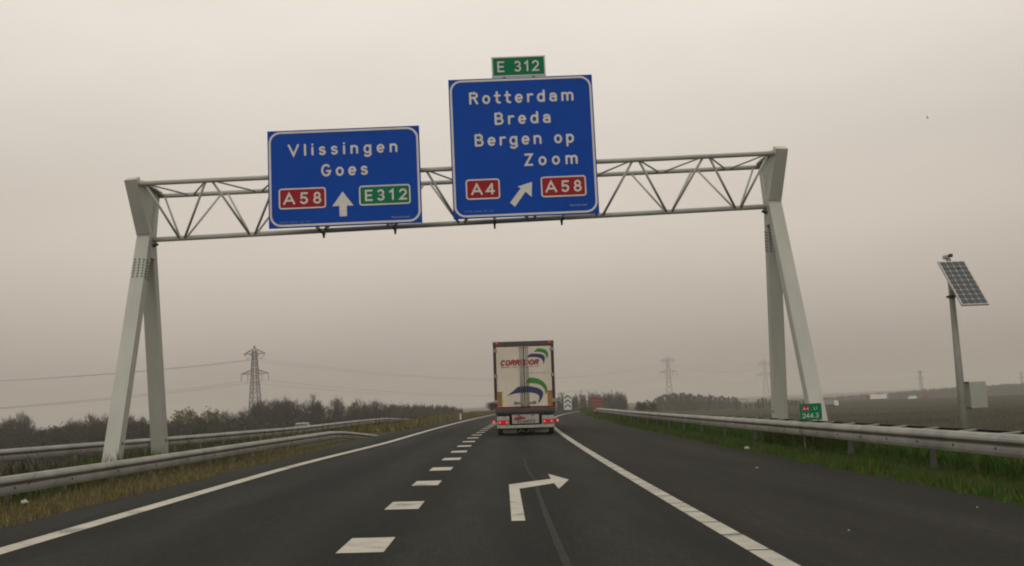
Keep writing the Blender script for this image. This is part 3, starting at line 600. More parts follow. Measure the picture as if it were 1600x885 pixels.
LX, LY = 1.20, 43.9
lorry = empty('lorry', (LX, LY, rz(LX-cx(LY), LY)), rot=(0, R(0.75), -R(1.3)))
tag(lorry, 'large cream box lorry with blue and green swooshes and red lettering on its rear doors', 'lorry')
LEN = 13.4
MB().bb(-1.285, 1.285, .06, LEN, 1.14, 3.985).build('trailer_body', cream, lorry, bevel=.02)
for s in (-1, 1): MB().bb(min(s*1.175, s*1.30), max(s*1.175, s*1.30), 0, .12, 1.12, 3.80).build('door_frame', frame_m, lorry, bevel=.01)
MB().bb(-1.31, 1.31, -.01, .14, 3.80, 4.0).build('roof_beam', bargrey, lorry, bevel=.02)
MB().bb(-1.174, 1.174, -.004, .10, 3.765, 3.798).build('header_strip', maroon, lorry)
for s in (-1, 1):
    dr = MB().bb(min(s*.023, s*1.172), max(s*.023, s*1.172), -.03, .05, 1.225, 3.762).build('rear_door', cream, lorry, bevel=.006)
    for xo in (.085, .16):
        lb = MB().tube([(s*xo+.0, -.065, 1.20), (s*xo, -.065, 3.79)], .016, 8).build('locking_bar', steel, dr, smooth=True)
        for z in (1.28, 2.1, 2.9, 3.72): MB().bb(s*xo-.03, s*xo+.03, -.075, -.031, z-.04, z+.04).build('bar_keeper', steel, lb)
    hd = MB(); hd.bb(min(s*.16, s*.46), max(s*.16, s*.46), -.085, -.055, 1.36, 1.41); hd.bb(min(s*.33, s*.47), max(s*.33, s*.47), -.055, -.0305, 1.32, 1.45); hd.build('door_handle', let_grey, dr, bevel=.006)
    for z in (3.62, 2.53, 1.45):
        hb = MB(); hb.bb(min(s*1.13, s*1.31), max(s*1.13, s*1.31), -.042, -.003, z-.075, z+.075); hb.build('hinge', steel, dr, bevel=.01)
    MB().bb(min(s*.965, s*1.165), max(s*.965, s*1.165), -.040, -.031, 1.245, 1.84).build('marker_board', amber, dr)
    MB().bb(min(s*.945, s*1.170), max(s*.945, s*1.170), -.036, -.0305, 1.84, 1.865).build('board_edge', maroon, dr)
MB().bb(-.022, .022, -.036, .02, 1.225, 3.762).build('door_seal', rubber, lorry)
gm = lambda a, b, l=0: (a, -.0335-l, b)
def sp(P, n=1):
    for _ in range(n):
        q = []
        for i in range(len(P)):
            a, b = P[i], P[(i+1) % len(P)]; q += [(a[0]*.78+b[0]*.22, a[1]*.78+b[1]*.22), (a[0]*.22+b[0]*.78, a[1]*.22+b[1]*.78)]
        P = q
    return P
def band(name, A, B, M):
    """logo band between two curves with the same number of points"""
    mb = MB(); n = len(A); mb.add([gm(*p) for p in A+B], [(i, i+1, n+i+1, n+i) for i in range(n-1)]); return mb.build(name, M, lorry)
band('logo', [(.43, 3.53), (.62, 3.68), (.80, 3.655), (.97, 3.59), (1.05, 3.47), (1.055, 3.36), (1.0, 3.20)], [(.43, 3.525), (.60, 3.522), (.76, 3.50), (.88, 3.455), (.945, 3.38), (.965, 3.32), (.995, 3.199)], swoosh_g)
band('logo', [(.06, 3.29), (.20, 3.39), (.33, 3.455), (.54, 3.455), (.74, 3.43), (.88, 3.36), (.92, 3.25), (.90, 3.13), (.845, 2.97)], [(.062, 3.288), (.20, 3.295), (.36, 3.302), (.56, 3.29), (.70, 3.25), (.78, 3.19), (.82, 3.12), (.83, 3.06), (.842, 2.969)], swoosh_b)
band('logo', [(.04, 2.19), (.12, 2.33), (.22, 2.435), (.42, 2.425), (.62, 2.365), (.81, 2.25), (.92, 2.10), (.965, 1.95), (.95, 1.81), (.885, 1.68)], [(.042, 2.188), (.16, 2.19), (.30, 2.195), (.44, 2.18), (.58, 2.15), (.70, 2.09), (.79, 2.01), (.85, 1.92), (.87, 1.83), (.882, 1.679)], swoosh_g)
band('logo', [(-.76, 1.69), (-.50, 1.88), (-.29, 2.05), (0, 2.07), (.28, 2.06), (.54, 2.0), (.71, 1.91), (.795, 1.78), (.775, 1.64), (.68, 1.46), (.545, 1.31)], [(-.758, 1.688), (-.46, 1.77), (-.22, 1.795), (0, 1.80), (.24, 1.80), (.43, 1.765), (.55, 1.71), (.61, 1.64), (.615, 1.56), (.59, 1.46), (.543, 1.309)], swoosh_b)
mb = MB(); lettering(mb, 'CORREDOR', -1.02, .61, 2.975, .225, gm, weight=.15, z0=.002, shear=.28, wf=1.2); mb.build('lettering', let_red, lorry)
mb = MB(); lettering(mb, 'TRENDS.', -.98, -.57, 2.865, .062, gm, weight=.11, z0=.002); mb.build('lettering', let_black, lorry)
mb = MB()
for a, b in ((-.50, -.26), (-.21, -.02), (.04, .20), (.25, .42), (.47, .63)): mb.add([gm(a, 2.885), gm(b, 2.885), gm(b, 2.915), gm(a, 2.915)], [(0, 1, 2, 3)])
mb.build('small_print', let_grey, lorry)
mb = MB(); lettering(mb, 'www.corredor.nl', .17, 1.07, 2.60, .055, gm, weight=.09, z0=.002); mb.build('lettering', maroon, lorry)
MB().bb(-1.30, 1.30, -.02, .12, 1.145, 1.2235).build('sill_strip', maroon, lorry, bevel=.008)
bf = MB().bb(-1.28, 1.28, -.10, .16, .965, 1.143).build('buffer_beam', bargrey, lorry, bevel=.025)
MB().bb(-1.27, 1.27, -.06, .9, .90, .963).build('under_sill', chassis, lorry)
MB().bb(-.5, .5, .9, LEN-.6, .80, 1.135).build('chassis_rails', chassis, lorry)
for s in (-1, 1):
    lp = MB().bb(min(s*.69, s*1.21), max(s*.69, s*1.21), -.03, .02, .37, .83).build('lamp_panel', flap_m, lorry, bevel=.012)
    tl = MB().bb(min(s*.735, s*1.185), max(s*.735, s*1.185), -.07, -.031, .48, .665).build('tail_light', lamp_red, lp, bevel=.012)
    for xq in (.80, 1.10): MB().tube([(s*xq, -.069, .57), (s*xq, -.078, .57)], .045, 12).build('bulb', lamp_hot, lp)
    st = MB().bar((s*1.21, 0, .60), (s*1.36, -.02, .60), (.05, .05)).build('lamp_stalk', rubber, lorry)
    MB().tube([(s*1.35, -.07, .60), (s*1.35, .01, .60)], .058, 12).build('side_marker', lamp_hot, st)
    cl = MB().bb(min(s*1.06, s*1.20), max(s*1.06, s*1.20), -.028, -.011, 3.90, 3.965).build('clearance_light', lamp_red, lorry)
    MB().tube([(s*1.135, -.029, 3.935), (s*1.135, -.036, 3.935)], .022, 8).build('bulb', lamp_hot, cl)
fl = MB().bb(-.575, .575, -.035, -.015, .50, .885).build('mud_flap', flap_m, lorry, bevel=.005)
fm = lambda a, b, l=0: (a, -.0365-l, b)
mb = MB(); lettering(mb, 'SCHMITZ', -.36, .40, .525, .12, fm, weight=.12, z0=.002); mb.build('lettering', let_black, fl)
mb = MB(); mb.poly([fm(a, b) for a, b in sp([(-.55, .66), (-.42, .77), (-.28, .79), (-.20, .83), (-.10, .77), (.02, .76), (.0, .69), (-.2, .67), (-.3, .64)])]); mb.build('logo', let_red, fl)
for x in (-.27, .30): MB().tube([(x, -.040, .84), (x, -.0355, .84)], .035, 10).build('flap_bolt', let_black, fl)
MB().bb(-1.21, 1.21, -.05, .05, .315, .435).build('underrun_bar', mat('underrun_cream', (.40, .38, .34), (.28, .265, .235), scale=5, rough=.6), lorry, bevel=.012)
MB().bb(-1.18, 1.18, .06, .12, .26, .48).build('underrun_support', chassis, lorry)
for s in (-1, 1): MB().bb(min(s*.40, s*.98), max(s*.40, s*.98), .5, .53, .10, .31).build('wheel_flap', flap_m, lorry)
for s in (-1, 1):
    MB().bar((s*.33, .45, .30), (s*.05, .45, .14), (.04, .05), side=(0, 1, 0)).build('suspension_arm', steel, lorry)
    MB().bar((s*.08, .42, .30), (s*.34, .42, .12), (.03, .04), side=(0, 1, 0)).build('suspension_arm', steel, lorry)
def wheel(parent, x, y, s, r=.50, w=.34, tyre=rubber, rim=None):
    wh = MB(); prof = [(r*.60, w*.5-.03), (r*.9, w*.5), (r*.985, w*.42), (r, w*.3), (r, -w*.3), (r*.985, -w*.42), (r*.9, -w*.5), (r*.60, -w*.5+.03)]
    n = 28; P = [(x+s*b, y+a*math.cos(2*math.pi*k/n), r+a*math.sin(2*math.pi*k/n)) for k in range(n) for a, b in prof]
    q = len(prof); wh.add(P, [(k*q+i, k*q+(i+1) % q, ((k+1) % n)*q+(i+1) % q, ((k+1) % n)*q+i) for k in range(n) for i in range(q)])
    t = wh.build('wheel', tyre, parent, smooth=True)
    MB().tube([(x-s*w*.3, y, r), (x+s*w*.36, y, r)], [r*.61, r*.61], 20).build('rim', rim or steel, t)
    return t
for ax_ in (1.15, 2.46, 3.77):
    for s in (-1, 1): wheel(lorry, s*1.05, ax_, s)
    MB().tube([(-1.0, ax_, .5), (1.0, ax_, .5)], .07, 10).build('axle', chassis, lorry)
for s in (-1, 1): MB().bb(min(s*1.20, s*1.26), max(s*1.20, s*1.26), 4.6, 9.2, .45, 1.05).build('side_guard', flap_m, lorry)
cab = MB(); cab.prism([(LEN+.55, .75), (LEN+2.75, .75), (LEN+2.85, 1.6), (LEN+2.7, 2.6), (LEN+2.45, 3.45), (LEN+.55, 3.75)], lambda a, b: (-1.24, a, b), lambda a, b: (1.24, a, b)); cab = cab.build('cab', let_red, lorry, bevel=.05)
MB().prism([(LEN+2.745, 2.5), (LEN+2.86, 1.75), (LEN+2.88, 1.75), (LEN+2.77, 2.5)], lambda a, b: (-1.1, a, b), lambda a, b: (1.1, a, b)).build('windscreen', glass_m, cab)
for s in (-1, 1):
    MB().bar((s*1.22, LEN+2.3, 2.3), (s*1.42, LEN+2.35, 2.3), (.04, .04), side=(0, 0, 1)).build('mirror_arm', chassis, cab)
    MB().bb(min(s*1.36, s*1.52), max(s*1.36, s*1.52), LEN+2.25, LEN+2.42, 1.95, 2.55).build('mirror', chassis, cab, bevel=.03)
    wheel(lorry, s*1.02, LEN+2.0, s); wheel(lorry, s*.98, LEN-1.6, s, w=.6)
MB().bb(-.45, .45, LEN-2.6, LEN+2.6, .55, .95).build('tractor_chassis', chassis, lorry)

# ------------------------------------------------------------------ solar mast, kilometre board, gore sign, reflector post
pole_m = mat('mast_paint', (0.25, 0.25, 0.215), (0.19, 0.19, 0.165), scale=2.5, rough=0.6)
cabinet_m = mat('cabinet_paint', (0.33, 0.345, 0.30), (0.28, 0.29, 0.255), scale=2, rough=0.55)
cell_m = mat('solar_cell', (0.030, 0.034, 0.036), (0.045, 0.048, 0.050), scale=6, rough=0.35)
SX, SY = 10.90, 24.0; sz = hz(SX, SY)
mast = empty('solar_mast', (SX, SY, sz)); tag(mast, 'tapered grey mast behind the right guardrail carrying a tilted solar panel and a cabinet', 'solar mast')
MB().tube([(0, 0, -.3), (0, 0, 1.4-sz), (0, 0, 4.30-sz)], [.105, .088, .058], 14).build('pole', pole_m, mast, smooth=True)
pn = empty('solar_panel', (.045, -.55, 3.67-sz), rot=(R(-40), 0, R(6))); pn.parent = mast
pn.rotation_euler = (Matrix.Rotation(R(6), 3, 'Z') @ Matrix.Rotation(R(-37), 3, 'X')).to_euler()
PW, PH = .67, 1.40
mb = MB(); mb.bb(-PW/2, PW/2, 0, .04, -PH/2, PH/2); frm = mb.build('panel_frame', alu, pn)
mb = MB()
for i in range(4):
    for j in range(9):
        a, b = (PW-.05)/4, (PH-.05)/9; x0, y0 = -PW/2+.025+i*a+.003, -PH/2+.025+j*b+.003; x1, y1 = x0+a-.006, y0+b-.006; c = .018
        mb.poly([(x, -.003, y) for x, y in ((x0+c, y0), (x1-c, y0), (x1, y0+c), (x1, y1-c), (x1-c, y1), (x0+c, y1), (x0, y1-c), (x0, y0+c))])
mb.build('cells', cell_m, pn)
backsheet = mat('panel_backsheet', (.46, .46, .44), rough=.5)
MB().bb(-PW/2+.018, PW/2-.018, -.0015, -.0005, -PH/2+.018, PH/2-.018).build('backsheet', backsheet, pn)
MB().bar((.0, -.03, 3.50-sz), (.16, -.58, 3.62-sz), (.05, .05), side=(0, 0, 1)).build('panel_bracket', dark_metal, mast)
MB().bar((0, 0, 4.05-sz), (.12, -.28, 4.02-sz), (.05, .05), side=(0, 0, 1)).build('panel_bracket', dark_metal, mast)
MB().tube([(0, 0, 3.36-sz), (0, 0, 3.43-sz)], .085, 12).build('clamp', dark_metal, mast); MB().bb(-.13, -.07, -.03, .03, 3.375-sz, 3.415-sz).build('clamp', dark_metal, mast)
cm = MB().bb(-.08, .03, -.05, .14, 4.31-sz, 4.40-sz).build('camera_housing', alu, mast, bevel=.015); MB().tube([(.0, -.06, 4.375-sz), (.05, -.11, 4.365-sz)], .045, 10).build('camera_lens', dark_metal, cm)
cb = MB().bb(.17, .56, -.10, .20, .755-sz, 1.375-sz).build('cabinet', cabinet_m, mast, bevel=.012)
MB().bb(.555, .575, -.03, .02, 1.04-sz, 1.10-sz).build('handle', dark_metal, cb)
for z in (.74, 1.33): MB().bb(.05, .20, -.06, .06, z-sz, z+.05-sz).build('cabinet_bracket', dark_metal, mast)

kx, ky = 7.24, 23.7
km = empty('kilometre_sign', (kx, ky, hz(kx, ky))); tag(km, 'small green kilometre board reading 244.3 at the foot of the right gantry leg', 'road sign'); z0 = .665-km.location.z
MB().bb(-.25, .25, 0, .03, z0, z0+.375).build('panel', sign_green, km)
kmf = lambda a, b, l: (a-.25, -.002-l, z0+b)
mb = MB(); mb.poly([kmf(a, b, .001) for a, b in rrect(.05, .215, .205, .325, .015)]); rp = mb.build('route_panel', sign_red, km)
mb = MB(); lettering(mb, 'A4', .068, .198, .232, .068, kmf, z0=.003); mb.build('lettering', sign_white, rp)
for t, a, b, c, q in (('LI', .32, .40, .228, .075), ('244.3', .045, .42, .045, .115)):
    mb = MB(); lettering(mb, t, a, b, c, q, kmf, z0=.002, weight=.062); mb.build('lettering', sign_white, km)
MB().prism([(.252, 0), (.31, 0), (.27, .40), (.252, .40)], lambda a, b: (a, .012, z0+b), lambda a, b: (a, .03, z0+b)).build('leg_edge_strip', sign_white, km)  # added white strip standing in for the pale slanted edge of the gantry leg
for x in (-.18, .18): MB().tube([(x, .05, -.2), (x, .05, z0+.34)], .022, 8).build('post', galv_dark, km)

gx, gy = 11.05, 160; go = empty('gore_sign', (gx, gy, rz(gx-cx(gy), gy))); tag(go, 'small white sign with green arrowheads pointing up, standing on the road right of the lorry', 'road sign')
MB().bb(-.62, .62, 0, .06, .12, 2.42).build('panel', sign_white, go, bevel=.04)
for z in (.35, 1.05, 1.75):
    MB().prism([(-.5, z), (0, z+.42), (.5, z), (.5, z+.26), (.0, z+.66), (-.5, z+.26)], lambda a, b: (a, -.02, b), lambda a, b: (a, -.004, b)).build('arrowhead', sign_green, go)
for x in (-.4, .4): MB().tube([(x, .09, -.1), (x, .09, 2.2)], .04, 8).build('post', alu, go)
px, py = -3.30, 93.5
rp_ = empty('reflector_post', (px, py, hz(px, py))); tag(rp_, 'white reflector post with a dark cap beside the left edge line', 'marker post')
MB().prism([(-.06, -.1), (.06, -.1), (.06, .62), (-.06, .62)], lambda a, b: (a, -.06, b), lambda a, b: (a, .03, b)).build('post', sign_white, rp_)
MB().prism([(-.065, .62), (.065, .62), (.065, .78), (-.04, .86)], lambda a, b: (a, -.065, b), lambda a, b: (a, .035, b)).build('cap', dark_metal, rp_)
# ------------------------------------------------------------------ vehicles
def car(name, label, loc, rzz, paint_m, van=False, lights=False):
    r = empty(name, loc, rzz); tag(r, label, 'van' if van else 'car')
    hh = 1.95 if van else 1.46
    if van: side = [(-2.4, .35), (2.3, .35), (2.4, .8), (2.1, 1.1), (1.5, 1.9), (-2.3, 1.95), (-2.4, 1.2)]
    else: side = [(-2.05, .32), (2.05, .30), (2.12, .62), (1.85, .80), (.95, .93), (-1.75, .95), (-2.1, .78)]
    MB().prism(side, lambda a, b: (-.86, a, b), lambda a, b: (.86, a, b)).build('body', paint_m, r, bevel=.06)
    if not van:
        A = [(-.78, .95, .93), (.78, .95, .93), (.78, -1.75, .95), (-.78, -1.75, .95)]; B = [(-.60, .15, hh), (.60, .15, hh), (.60, -1.2, hh-.02), (-.60, -1.2, hh-.02)]
        MB().add(A+B, [(0, 1, 5, 4), (1, 2, 6, 5), (2, 3, 7, 6), (3, 0, 4, 7)]).build('windows', glass_m, r)
        MB().bb(-.62, .62, -1.22, .17, hh-.03, hh+.02).build('roof', paint_m, r, bevel=.02)
    else: MB().prism([(1.53, 1.86), (2.08, 1.16), (2.12, 1.16), (1.57, 1.86)], lambda a, b: (-.75, a, b), lambda a, b: (.75, a, b)).build('windscreen', glass_m, r)
    for y in (-1.3, 1.3):
        for s in (-1, 1): wheel(r, s*.78, y, s, r=.32, w=.2)
    hl = mat('headlamp', (.8, .78, .72), rough=.2, emit=((1, .95, .85), 2.2)) if lights else mat('headlamp_off', (.6, .6, .58), rough=.2)
    for s in (-1, 1): MB().bb(s*.62-.14, s*.62+.14, 2.02, 2.14, .60, .74).build('headlight', hl, r)
    return r
def box_lorry(name, label, loc, rzz, box_m, cab_m, L_=9.5, hgt=3.6):
    r = empty(name, loc, rzz); tag(r, label, 'lorry')
    MB().bb(-1.25, 1.25, -L_/2, L_/2-2.3, 1.05, hgt).build('box_body', box_m, r, bevel=.03)
    c = MB().prism([(L_/2-2.1, .6), (L_/2, .6), (L_/2, 1.7), (L_/2-.3, 2.8), (L_/2-2.1, 2.9)], lambda a, b: (-1.2, a, b), lambda a, b: (1.2, a, b)).build('cab', cab_m, r, bevel=.05)
    MB().prism([(L_/2-.28, 2.6), (L_/2-.02, 1.75), (L_/2+.02, 1.75), (L_/2-.24, 2.6)], lambda a, b: (-1.05, a, b), lambda a, b: (1.05, a, b)).build('windscreen', glass_m, c)
    MB().bb(-.5, .5, -L_/2+.2, L_/2-.3, .55, 1.04).build('chassis', chassis, r)
    for y in (-L_/2+1.6, L_/2-1.2):
        for s in (-1, 1): wheel(r, s*1.0, y, s, r=.48, w=.32)
    return r
white_p = mat('white_vehicle_paint', (.74, .73, .70), (.66, .65, .62), scale=1, rough=.4); red_p = mat('red_vehicle_paint', (.26, .035, .03), (.20, .03, .028), scale=1, rough=.45)
grey_p = mat('grey_blue_tarpaulin', (.24, .26, .29), (.20, .215, .24), scale=1.5, rough=.6)
rust_p = mat('rusty_red_tarpaulin', (.20, .040, .030), (.14, .035, .028), scale=.8, rough=.7)
car('car', 'pale oncoming car half hidden behind the far left guardrail', (-21.7, 115, -1.22), R(181), white_p, lights=True)
# red trailer beyond the crest
rx, ry = 22.4, 231
rt_ = empty('trailer', (rx, ry, rz(rx-cx(ry), ry)), -R(6.5)); tag(rt_, 'rusty red lorry trailer sinking beyond the crest behind the right guardrail', 'trailer')
MB().bb(-1.28, 1.28, 0, 12, 1.0, 4.0).build('box_body', rust_p, rt_, bevel=.03)
for x in (-.85, -.43, 0, .43, .85): MB().bb(x-.025, x+.025, -.04, -.001, 1.05, 3.95).build('door_rib', maroon, rt_)
for z in (1.6, 2.5, 3.3): MB().bb(-1.2, 1.2, -.065, -.041, z-.04, z+.04).build('strap', let_grey, rt_)
for y in (1.2, 2.5, 3.8):
    for s in (-1, 1): wheel(rt_, s*1.02, y, s)
MB().bb(-.5, .5, .3, 11.5, .6, .99).build('chassis', chassis, rt_)
def fz(x, y, o=.36): return hz(x, y)+o
box_lorry('lorry', 'distant red and white lorry in front of the dark grove', (124.5, 664, fz(124.5, 664)), R(57), red_p, white_p, L_=11)
car('car', 'tiny white car ahead of the distant red and white lorry', (113, 671.5, fz(113, 671.5)), R(57), white_p)
wl_ = box_lorry('lorry', 'distant white box lorry with a red cab driving across the far field', (222.5, 600.2, fz(222.5, 600.2)), R(68), white_p, red_p, L_=11.5, hgt=3.7)
car('van', 'distant white van near the foot of the faint pylon left of the solar mast', (240.2, 592, fz(240.2, 592)), R(68), white_p, van=True)
car('van', 'small distant red van just right of the white van', (246.3, 589.5, fz(246.3, 589.5)), R(70), red_p, van=True)
box_lorry('lorry', 'blue grey lorry with a white cab parked far behind the kilometre board', (151.5, 470, fz(151.5, 470, .27)), R(-88), grey_p, white_p, L_=9.5, hgt=3.3)
# portal frame in the fields
pf = empty('portal_frame', (119.7, 500, hz(119.7, 500))); tag(pf, 'thin reddish portal frame in the field between grove and gantry leg', 'frame')
fmn = mat('rusty_frame', (.14, .07, .055), rough=.8)
for s in (-1, 1): MB().bb(s*2.15-.09, s*2.15+.09, -.09, .09, -.2, 5.2).build('post', fmn, pf)
MB().bb(-2.24, 2.24, -.1, .1, 5.2, 5.42).build('crossbar', fmn, pf)

# ------------------------------------------------------------------ pylons and cables
pyl_m = mat('pylon_steel', (.060, .060, .058), (.045, .045, .043), scale=.2, rough=.8)
ins_m = mat('insulator', (.10, .095, .09), rough=.7)
ARMS = (34.0, 46.3)
def pylon(label, loc, rzz, s=1.0):
    r = empty('pylon', loc, rzz); r.scale = (s, s, s); tag(r, label, 'pylon', 'pylons of the power line crossing the fields')
    def hw(z): return 3.6 - (3.6-1.75)*min(z, 34)/34 if z < 34 else 1.75 - .65*(z-34)/14
    zs = [0, 8, 15, 21, 26, 30, 34, 38, 42, 46.3, 48.2]; b = MB(); q = .24
    def cor(z): h = hw(z); return [Vector((x*h, y*h, z)) for x, y in ((-1, -1), (1, -1), (1, 1), (-1, 1))]
    for i in range(len(zs)-1):
        A, B = cor(zs[i]), cor(zs[i+1])
        for k in range(4):
            k2 = (k+1) % 4; b.bar(A[k], B[k], (q*1.5, q*1.5)); b.bar(A[k], B[k2], (q, q)); b.bar(A[k2], B[k], (q, q)); b.bar(B[k], B[k2], (q, q))
    for c in cor(48.2): b.bar(c, (0, 0, 51.8), (q, q))
    b.build('lattice_tower', pyl_m, r)
    for za, half, rise in ((ARMS[0], 9.0, 2.6), (ARMS[1], 7.2, 3.0)):
        for s_ in (-1, 1):
            m_ = MB(); tip = Vector((s_*half, 0, za+.2)); h = hw(za)
            for y in (-h, h):
                m_.bar((s_*h, y, za), tip, (.36, .36)); m_.bar((s_*h, y, za+rise), tip, (.26, .26))
                for t in (.3, .6): 
                    p = Vector((s_*h, y, za)).lerp(tip, t); p2 = Vector((s_*h, y, za+rise)).lerp(tip, t+.02); m_.bar(p, p2, (.14, .14))
            m_.build('cross_arm', pyl_m, r)
            for x in ((half, half*.52) if za == ARMS[0] else ()):
                MB().tube([(s_*x, 0, za+.1), (s_*x, 0, za-4.3)], .19, 6).build('insulator', ins_m, r)
            if za == ARMS[1]:
                v = MB(); v.tube([(s_*half*.95, 0, za), (s_*half*.62, 0, za-3.4)], .14, 6); v.tube([(s_*half*.28, 0, za), (s_*half*.62, 0, za-3.4)], .14, 6); v.build('insulator', ins_m, r)
    return r
PY = [(-149, 640, 1.0), (197, 1167, 1.06), (373, 1417, 1.20), (712, 1713, .82), (953, 1850, .64)]
PL = ['nearest lattice pylon, standing above the trees left of the lorry', 'hazy lattice pylon above the dark grove right of the lorry', 'hazy pylon partly hidden behind the right gantry leg', 'very faint pylon just left of the solar mast', 'faintest pylon at the right edge of the picture']
P0 = (-464, 165, 1.0)
heads = []
for i, (x, y, s) in enumerate(PY):
    a, b = (PY[max(i-1, 0)], PY[min(i+1, 4)]) if i else (P0, PY[1]); th = math.atan2(b[1]-a[1], b[0]-a[0])-math.pi/2
    if i < 3: th *= .35                                     # arms stand across the line, seen nearly square on
    pylon(PL[i], (x, y, hz(x, y)-.2), th, s); heads.append((x, y, hz(x, y)-.2, th, s))
cable_m = mat('power_cable', (.06, .058, .055), rough=.7)
def ends(hd):
    x, y, z, th, s = hd; out_ = []
    for za, xa in ((ARMS[0]-4.3, -9), (ARMS[0]-4.3, 9), (ARMS[1]-3.4, -4.5), (ARMS[1]-3.4, 4.5)): out_.append(Vector((x+math.cos(th)*xa*s, y+math.sin(th)*xa*s, z+za*s)))
    return out_
def cables(A, B, sag, r, txt):
    for (a, b, w_) in zip(ends(A), ends(B), ('lower far cable', 'lower near cable', 'upper far cable', 'upper near cable')):
        pts = [a.lerp(b, t) - Vector((0, 0, 4*sag*t*(1-t))) for t in np.linspace(0, 1, 28)]; o0 = pts[0]
        o = MB().tube([p-o0 for p in pts], r, 5).build('power_cable', cable_m); o.location = o0
        tag(o, w_ + ' ' + txt, 'cable', 'power cables strung between the pylons')
cables((P0[0], P0[1], hz(P0[0], P0[1]), heads[0][3], 1.0), heads[0], 15, .07, 'hanging from the nearest pylon to the left edge')
cables(heads[0], heads[1], 15, .05, 'between the nearest pylon and the one above the grove')
cables(heads[1], heads[2], 9, .055, 'between the grove pylon and the one at the gantry leg')

# ------------------------------------------------------------------ trees and shrubs
twig = blade_mat('twigs', .95); bark = mat('bark', (.070, .062, .052), (.045, .040, .034), scale=3, rough=.95)
def soup(Vs, Ts): 
    VV = np.array(Vs).reshape(-1, 3); return VV, np.arange(len(VV)).reshape(-1, 3), np.repeat(np.array(Ts), 3, 0)
def tree_mesh(kind, seed):
    """unit trees 10 m tall: trunk with limbs, and a crown of separate twigs and leaf clumps"""
    rd = random.Random(seed); tr = MB(); Vs = []; Ts = []
    def twigs(p, d, n, ln, wd, cols, spread=.55):
        for _ in range(n):
            v = Vector((d.x+rd.gauss(0, spread), d.y+rd.gauss(0, spread), d.z+rd.gauss(0, spread*.8)+.25)).normalized()*ln*rd.uniform(.6, 1.3)
            s_ = v.cross(Vector((rd.gauss(0, 1), rd.gauss(0, 1), rd.gauss(0, 1)))).normalized()*wd*rd.uniform(.6, 1.4)
            q = p + Vector((rd.gauss(0, .25), rd.gauss(0, .25), rd.gauss(0, .25))); c = rd.choice(cols); k = rd.uniform(.75, 1.3)
            Vs.extend([tuple(q+s_), tuple(q-s_), tuple(q+v)]); Ts.append([x*k for x in c])
    def leaves(p, n, rad, size, cols):
        for _ in range(n):
            q = p + Vector((rd.gauss(0, rad), rd.gauss(0, rad), rd.gauss(0, rad*.8))); c = rd.choice(cols); k = rd.uniform(.7, 1.35)
            a = Vector((rd.gauss(0, 1), rd.gauss(0, 1), rd.gauss(0, 1))).normalized()*size*rd.uniform(.5, 1.3); b = a.cross(Vector((rd.gauss(0, 1), rd.gauss(0, 1), rd.gauss(0, 1)))).normalized()*size*rd.uniform(.4, 1)
            Vs.extend([tuple(q+a), tuple(q-a*.5+b), tuple(q-a*.5-b)]); Ts.append([x*k for x in c])
    brown = [(.050, .044, .036), (.060, .054, .043), (.042, .039, .031), (.054, .052, .038)]
    if kind == 'bare' or kind == 'poplar':
        lean = Vector((rd.uniform(-.4, .4), rd.uniform(-.4, .4), 0)); top = Vector((0, 0, 9.2))+lean
        tr.tube([(0, 0, -.5), tuple(lean*.3+Vector((0, 0, 3))), tuple(lean*.7+Vector((0, 0, 6.5))), tuple(top)], [.20, .15, .09, .02], 7)
        rx, cz, rzv = (2.5, 6.1, 3.7) if kind == 'bare' else (1.25, 5.6, 4.3)
        for i in range(185 if kind == 'bare' else 120):
            a = rd.uniform(0, 6.28); zz = rd.uniform(-1, 1); q = math.sqrt(1-zz*zz); k = rd.random()**.45*rd.uniform(.8, 1.05)
            e = Vector((math.cos(a)*q*rx*k, math.sin(a)*q*rx*k, cz+zz*rzv*k)) + lean*.6
            if i % 6 == 0:
                p = Vector((0, 0, max(1.2, e.z-2.6))) + lean*.3; tr.tube([p, p.lerp(e, .5)+Vector((0, 0, -.25)), e], [.06, .04, .012], 4, cap=False)
            d = Vector((e.x*.35, e.y*.35, max(.3, 1.0-abs(e.x)*.1))).normalized()
            twigs(e - d*.4, d, 12, .95, .038, brown, .42)
        twigs(top, Vector((0, 0, 1)), 10, .7, .022, brown, .4)
    else:
        cols = {'shrub': [(.040, .040, .028), (.050, .046, .034), (.034, .040, .024), (.056, .048, .036)], 'olive': [(.125, .115, .034), (.10, .098, .030), (.145, .125, .042), (.080, .085, .026)], 'grove': [(.046, .050, .034), (.056, .052, .040), (.040, .046, .030), (.062, .056, .042)]}[kind]
        wide = {'shrub': 3.6, 'olive': 3.5, 'grove': 3.0}[kind]
        for i in range(4): tr.tube([(rd.uniform(-.3, .3), rd.uniform(-.3, .3), -.5), (rd.uniform(-1.2, 1.2), rd.uniform(-1.2, 1.2), 4), (rd.uniform(-2, 2), rd.uniform(-2, 2), 7.5)], [.18, .11, .03], 6)
        for i in range(64):
            z = rd.uniform(.6, 9.4); rr = wide*math.sqrt(max(.05, 1-((z-4.4)/5.4)**2))*math.sqrt(rd.random()); a = rd.uniform(0, 6.28); p = Vector((math.cos(a)*rr, math.sin(a)*rr, z))
            leaves(p, 22, .55, .36, cols); twigs(p, Vector((math.cos(a)*.3, math.sin(a)*.3, .8)), 4, .7, .024, brown)
    return tr, soup(Vs, Ts)
PROTO = {}
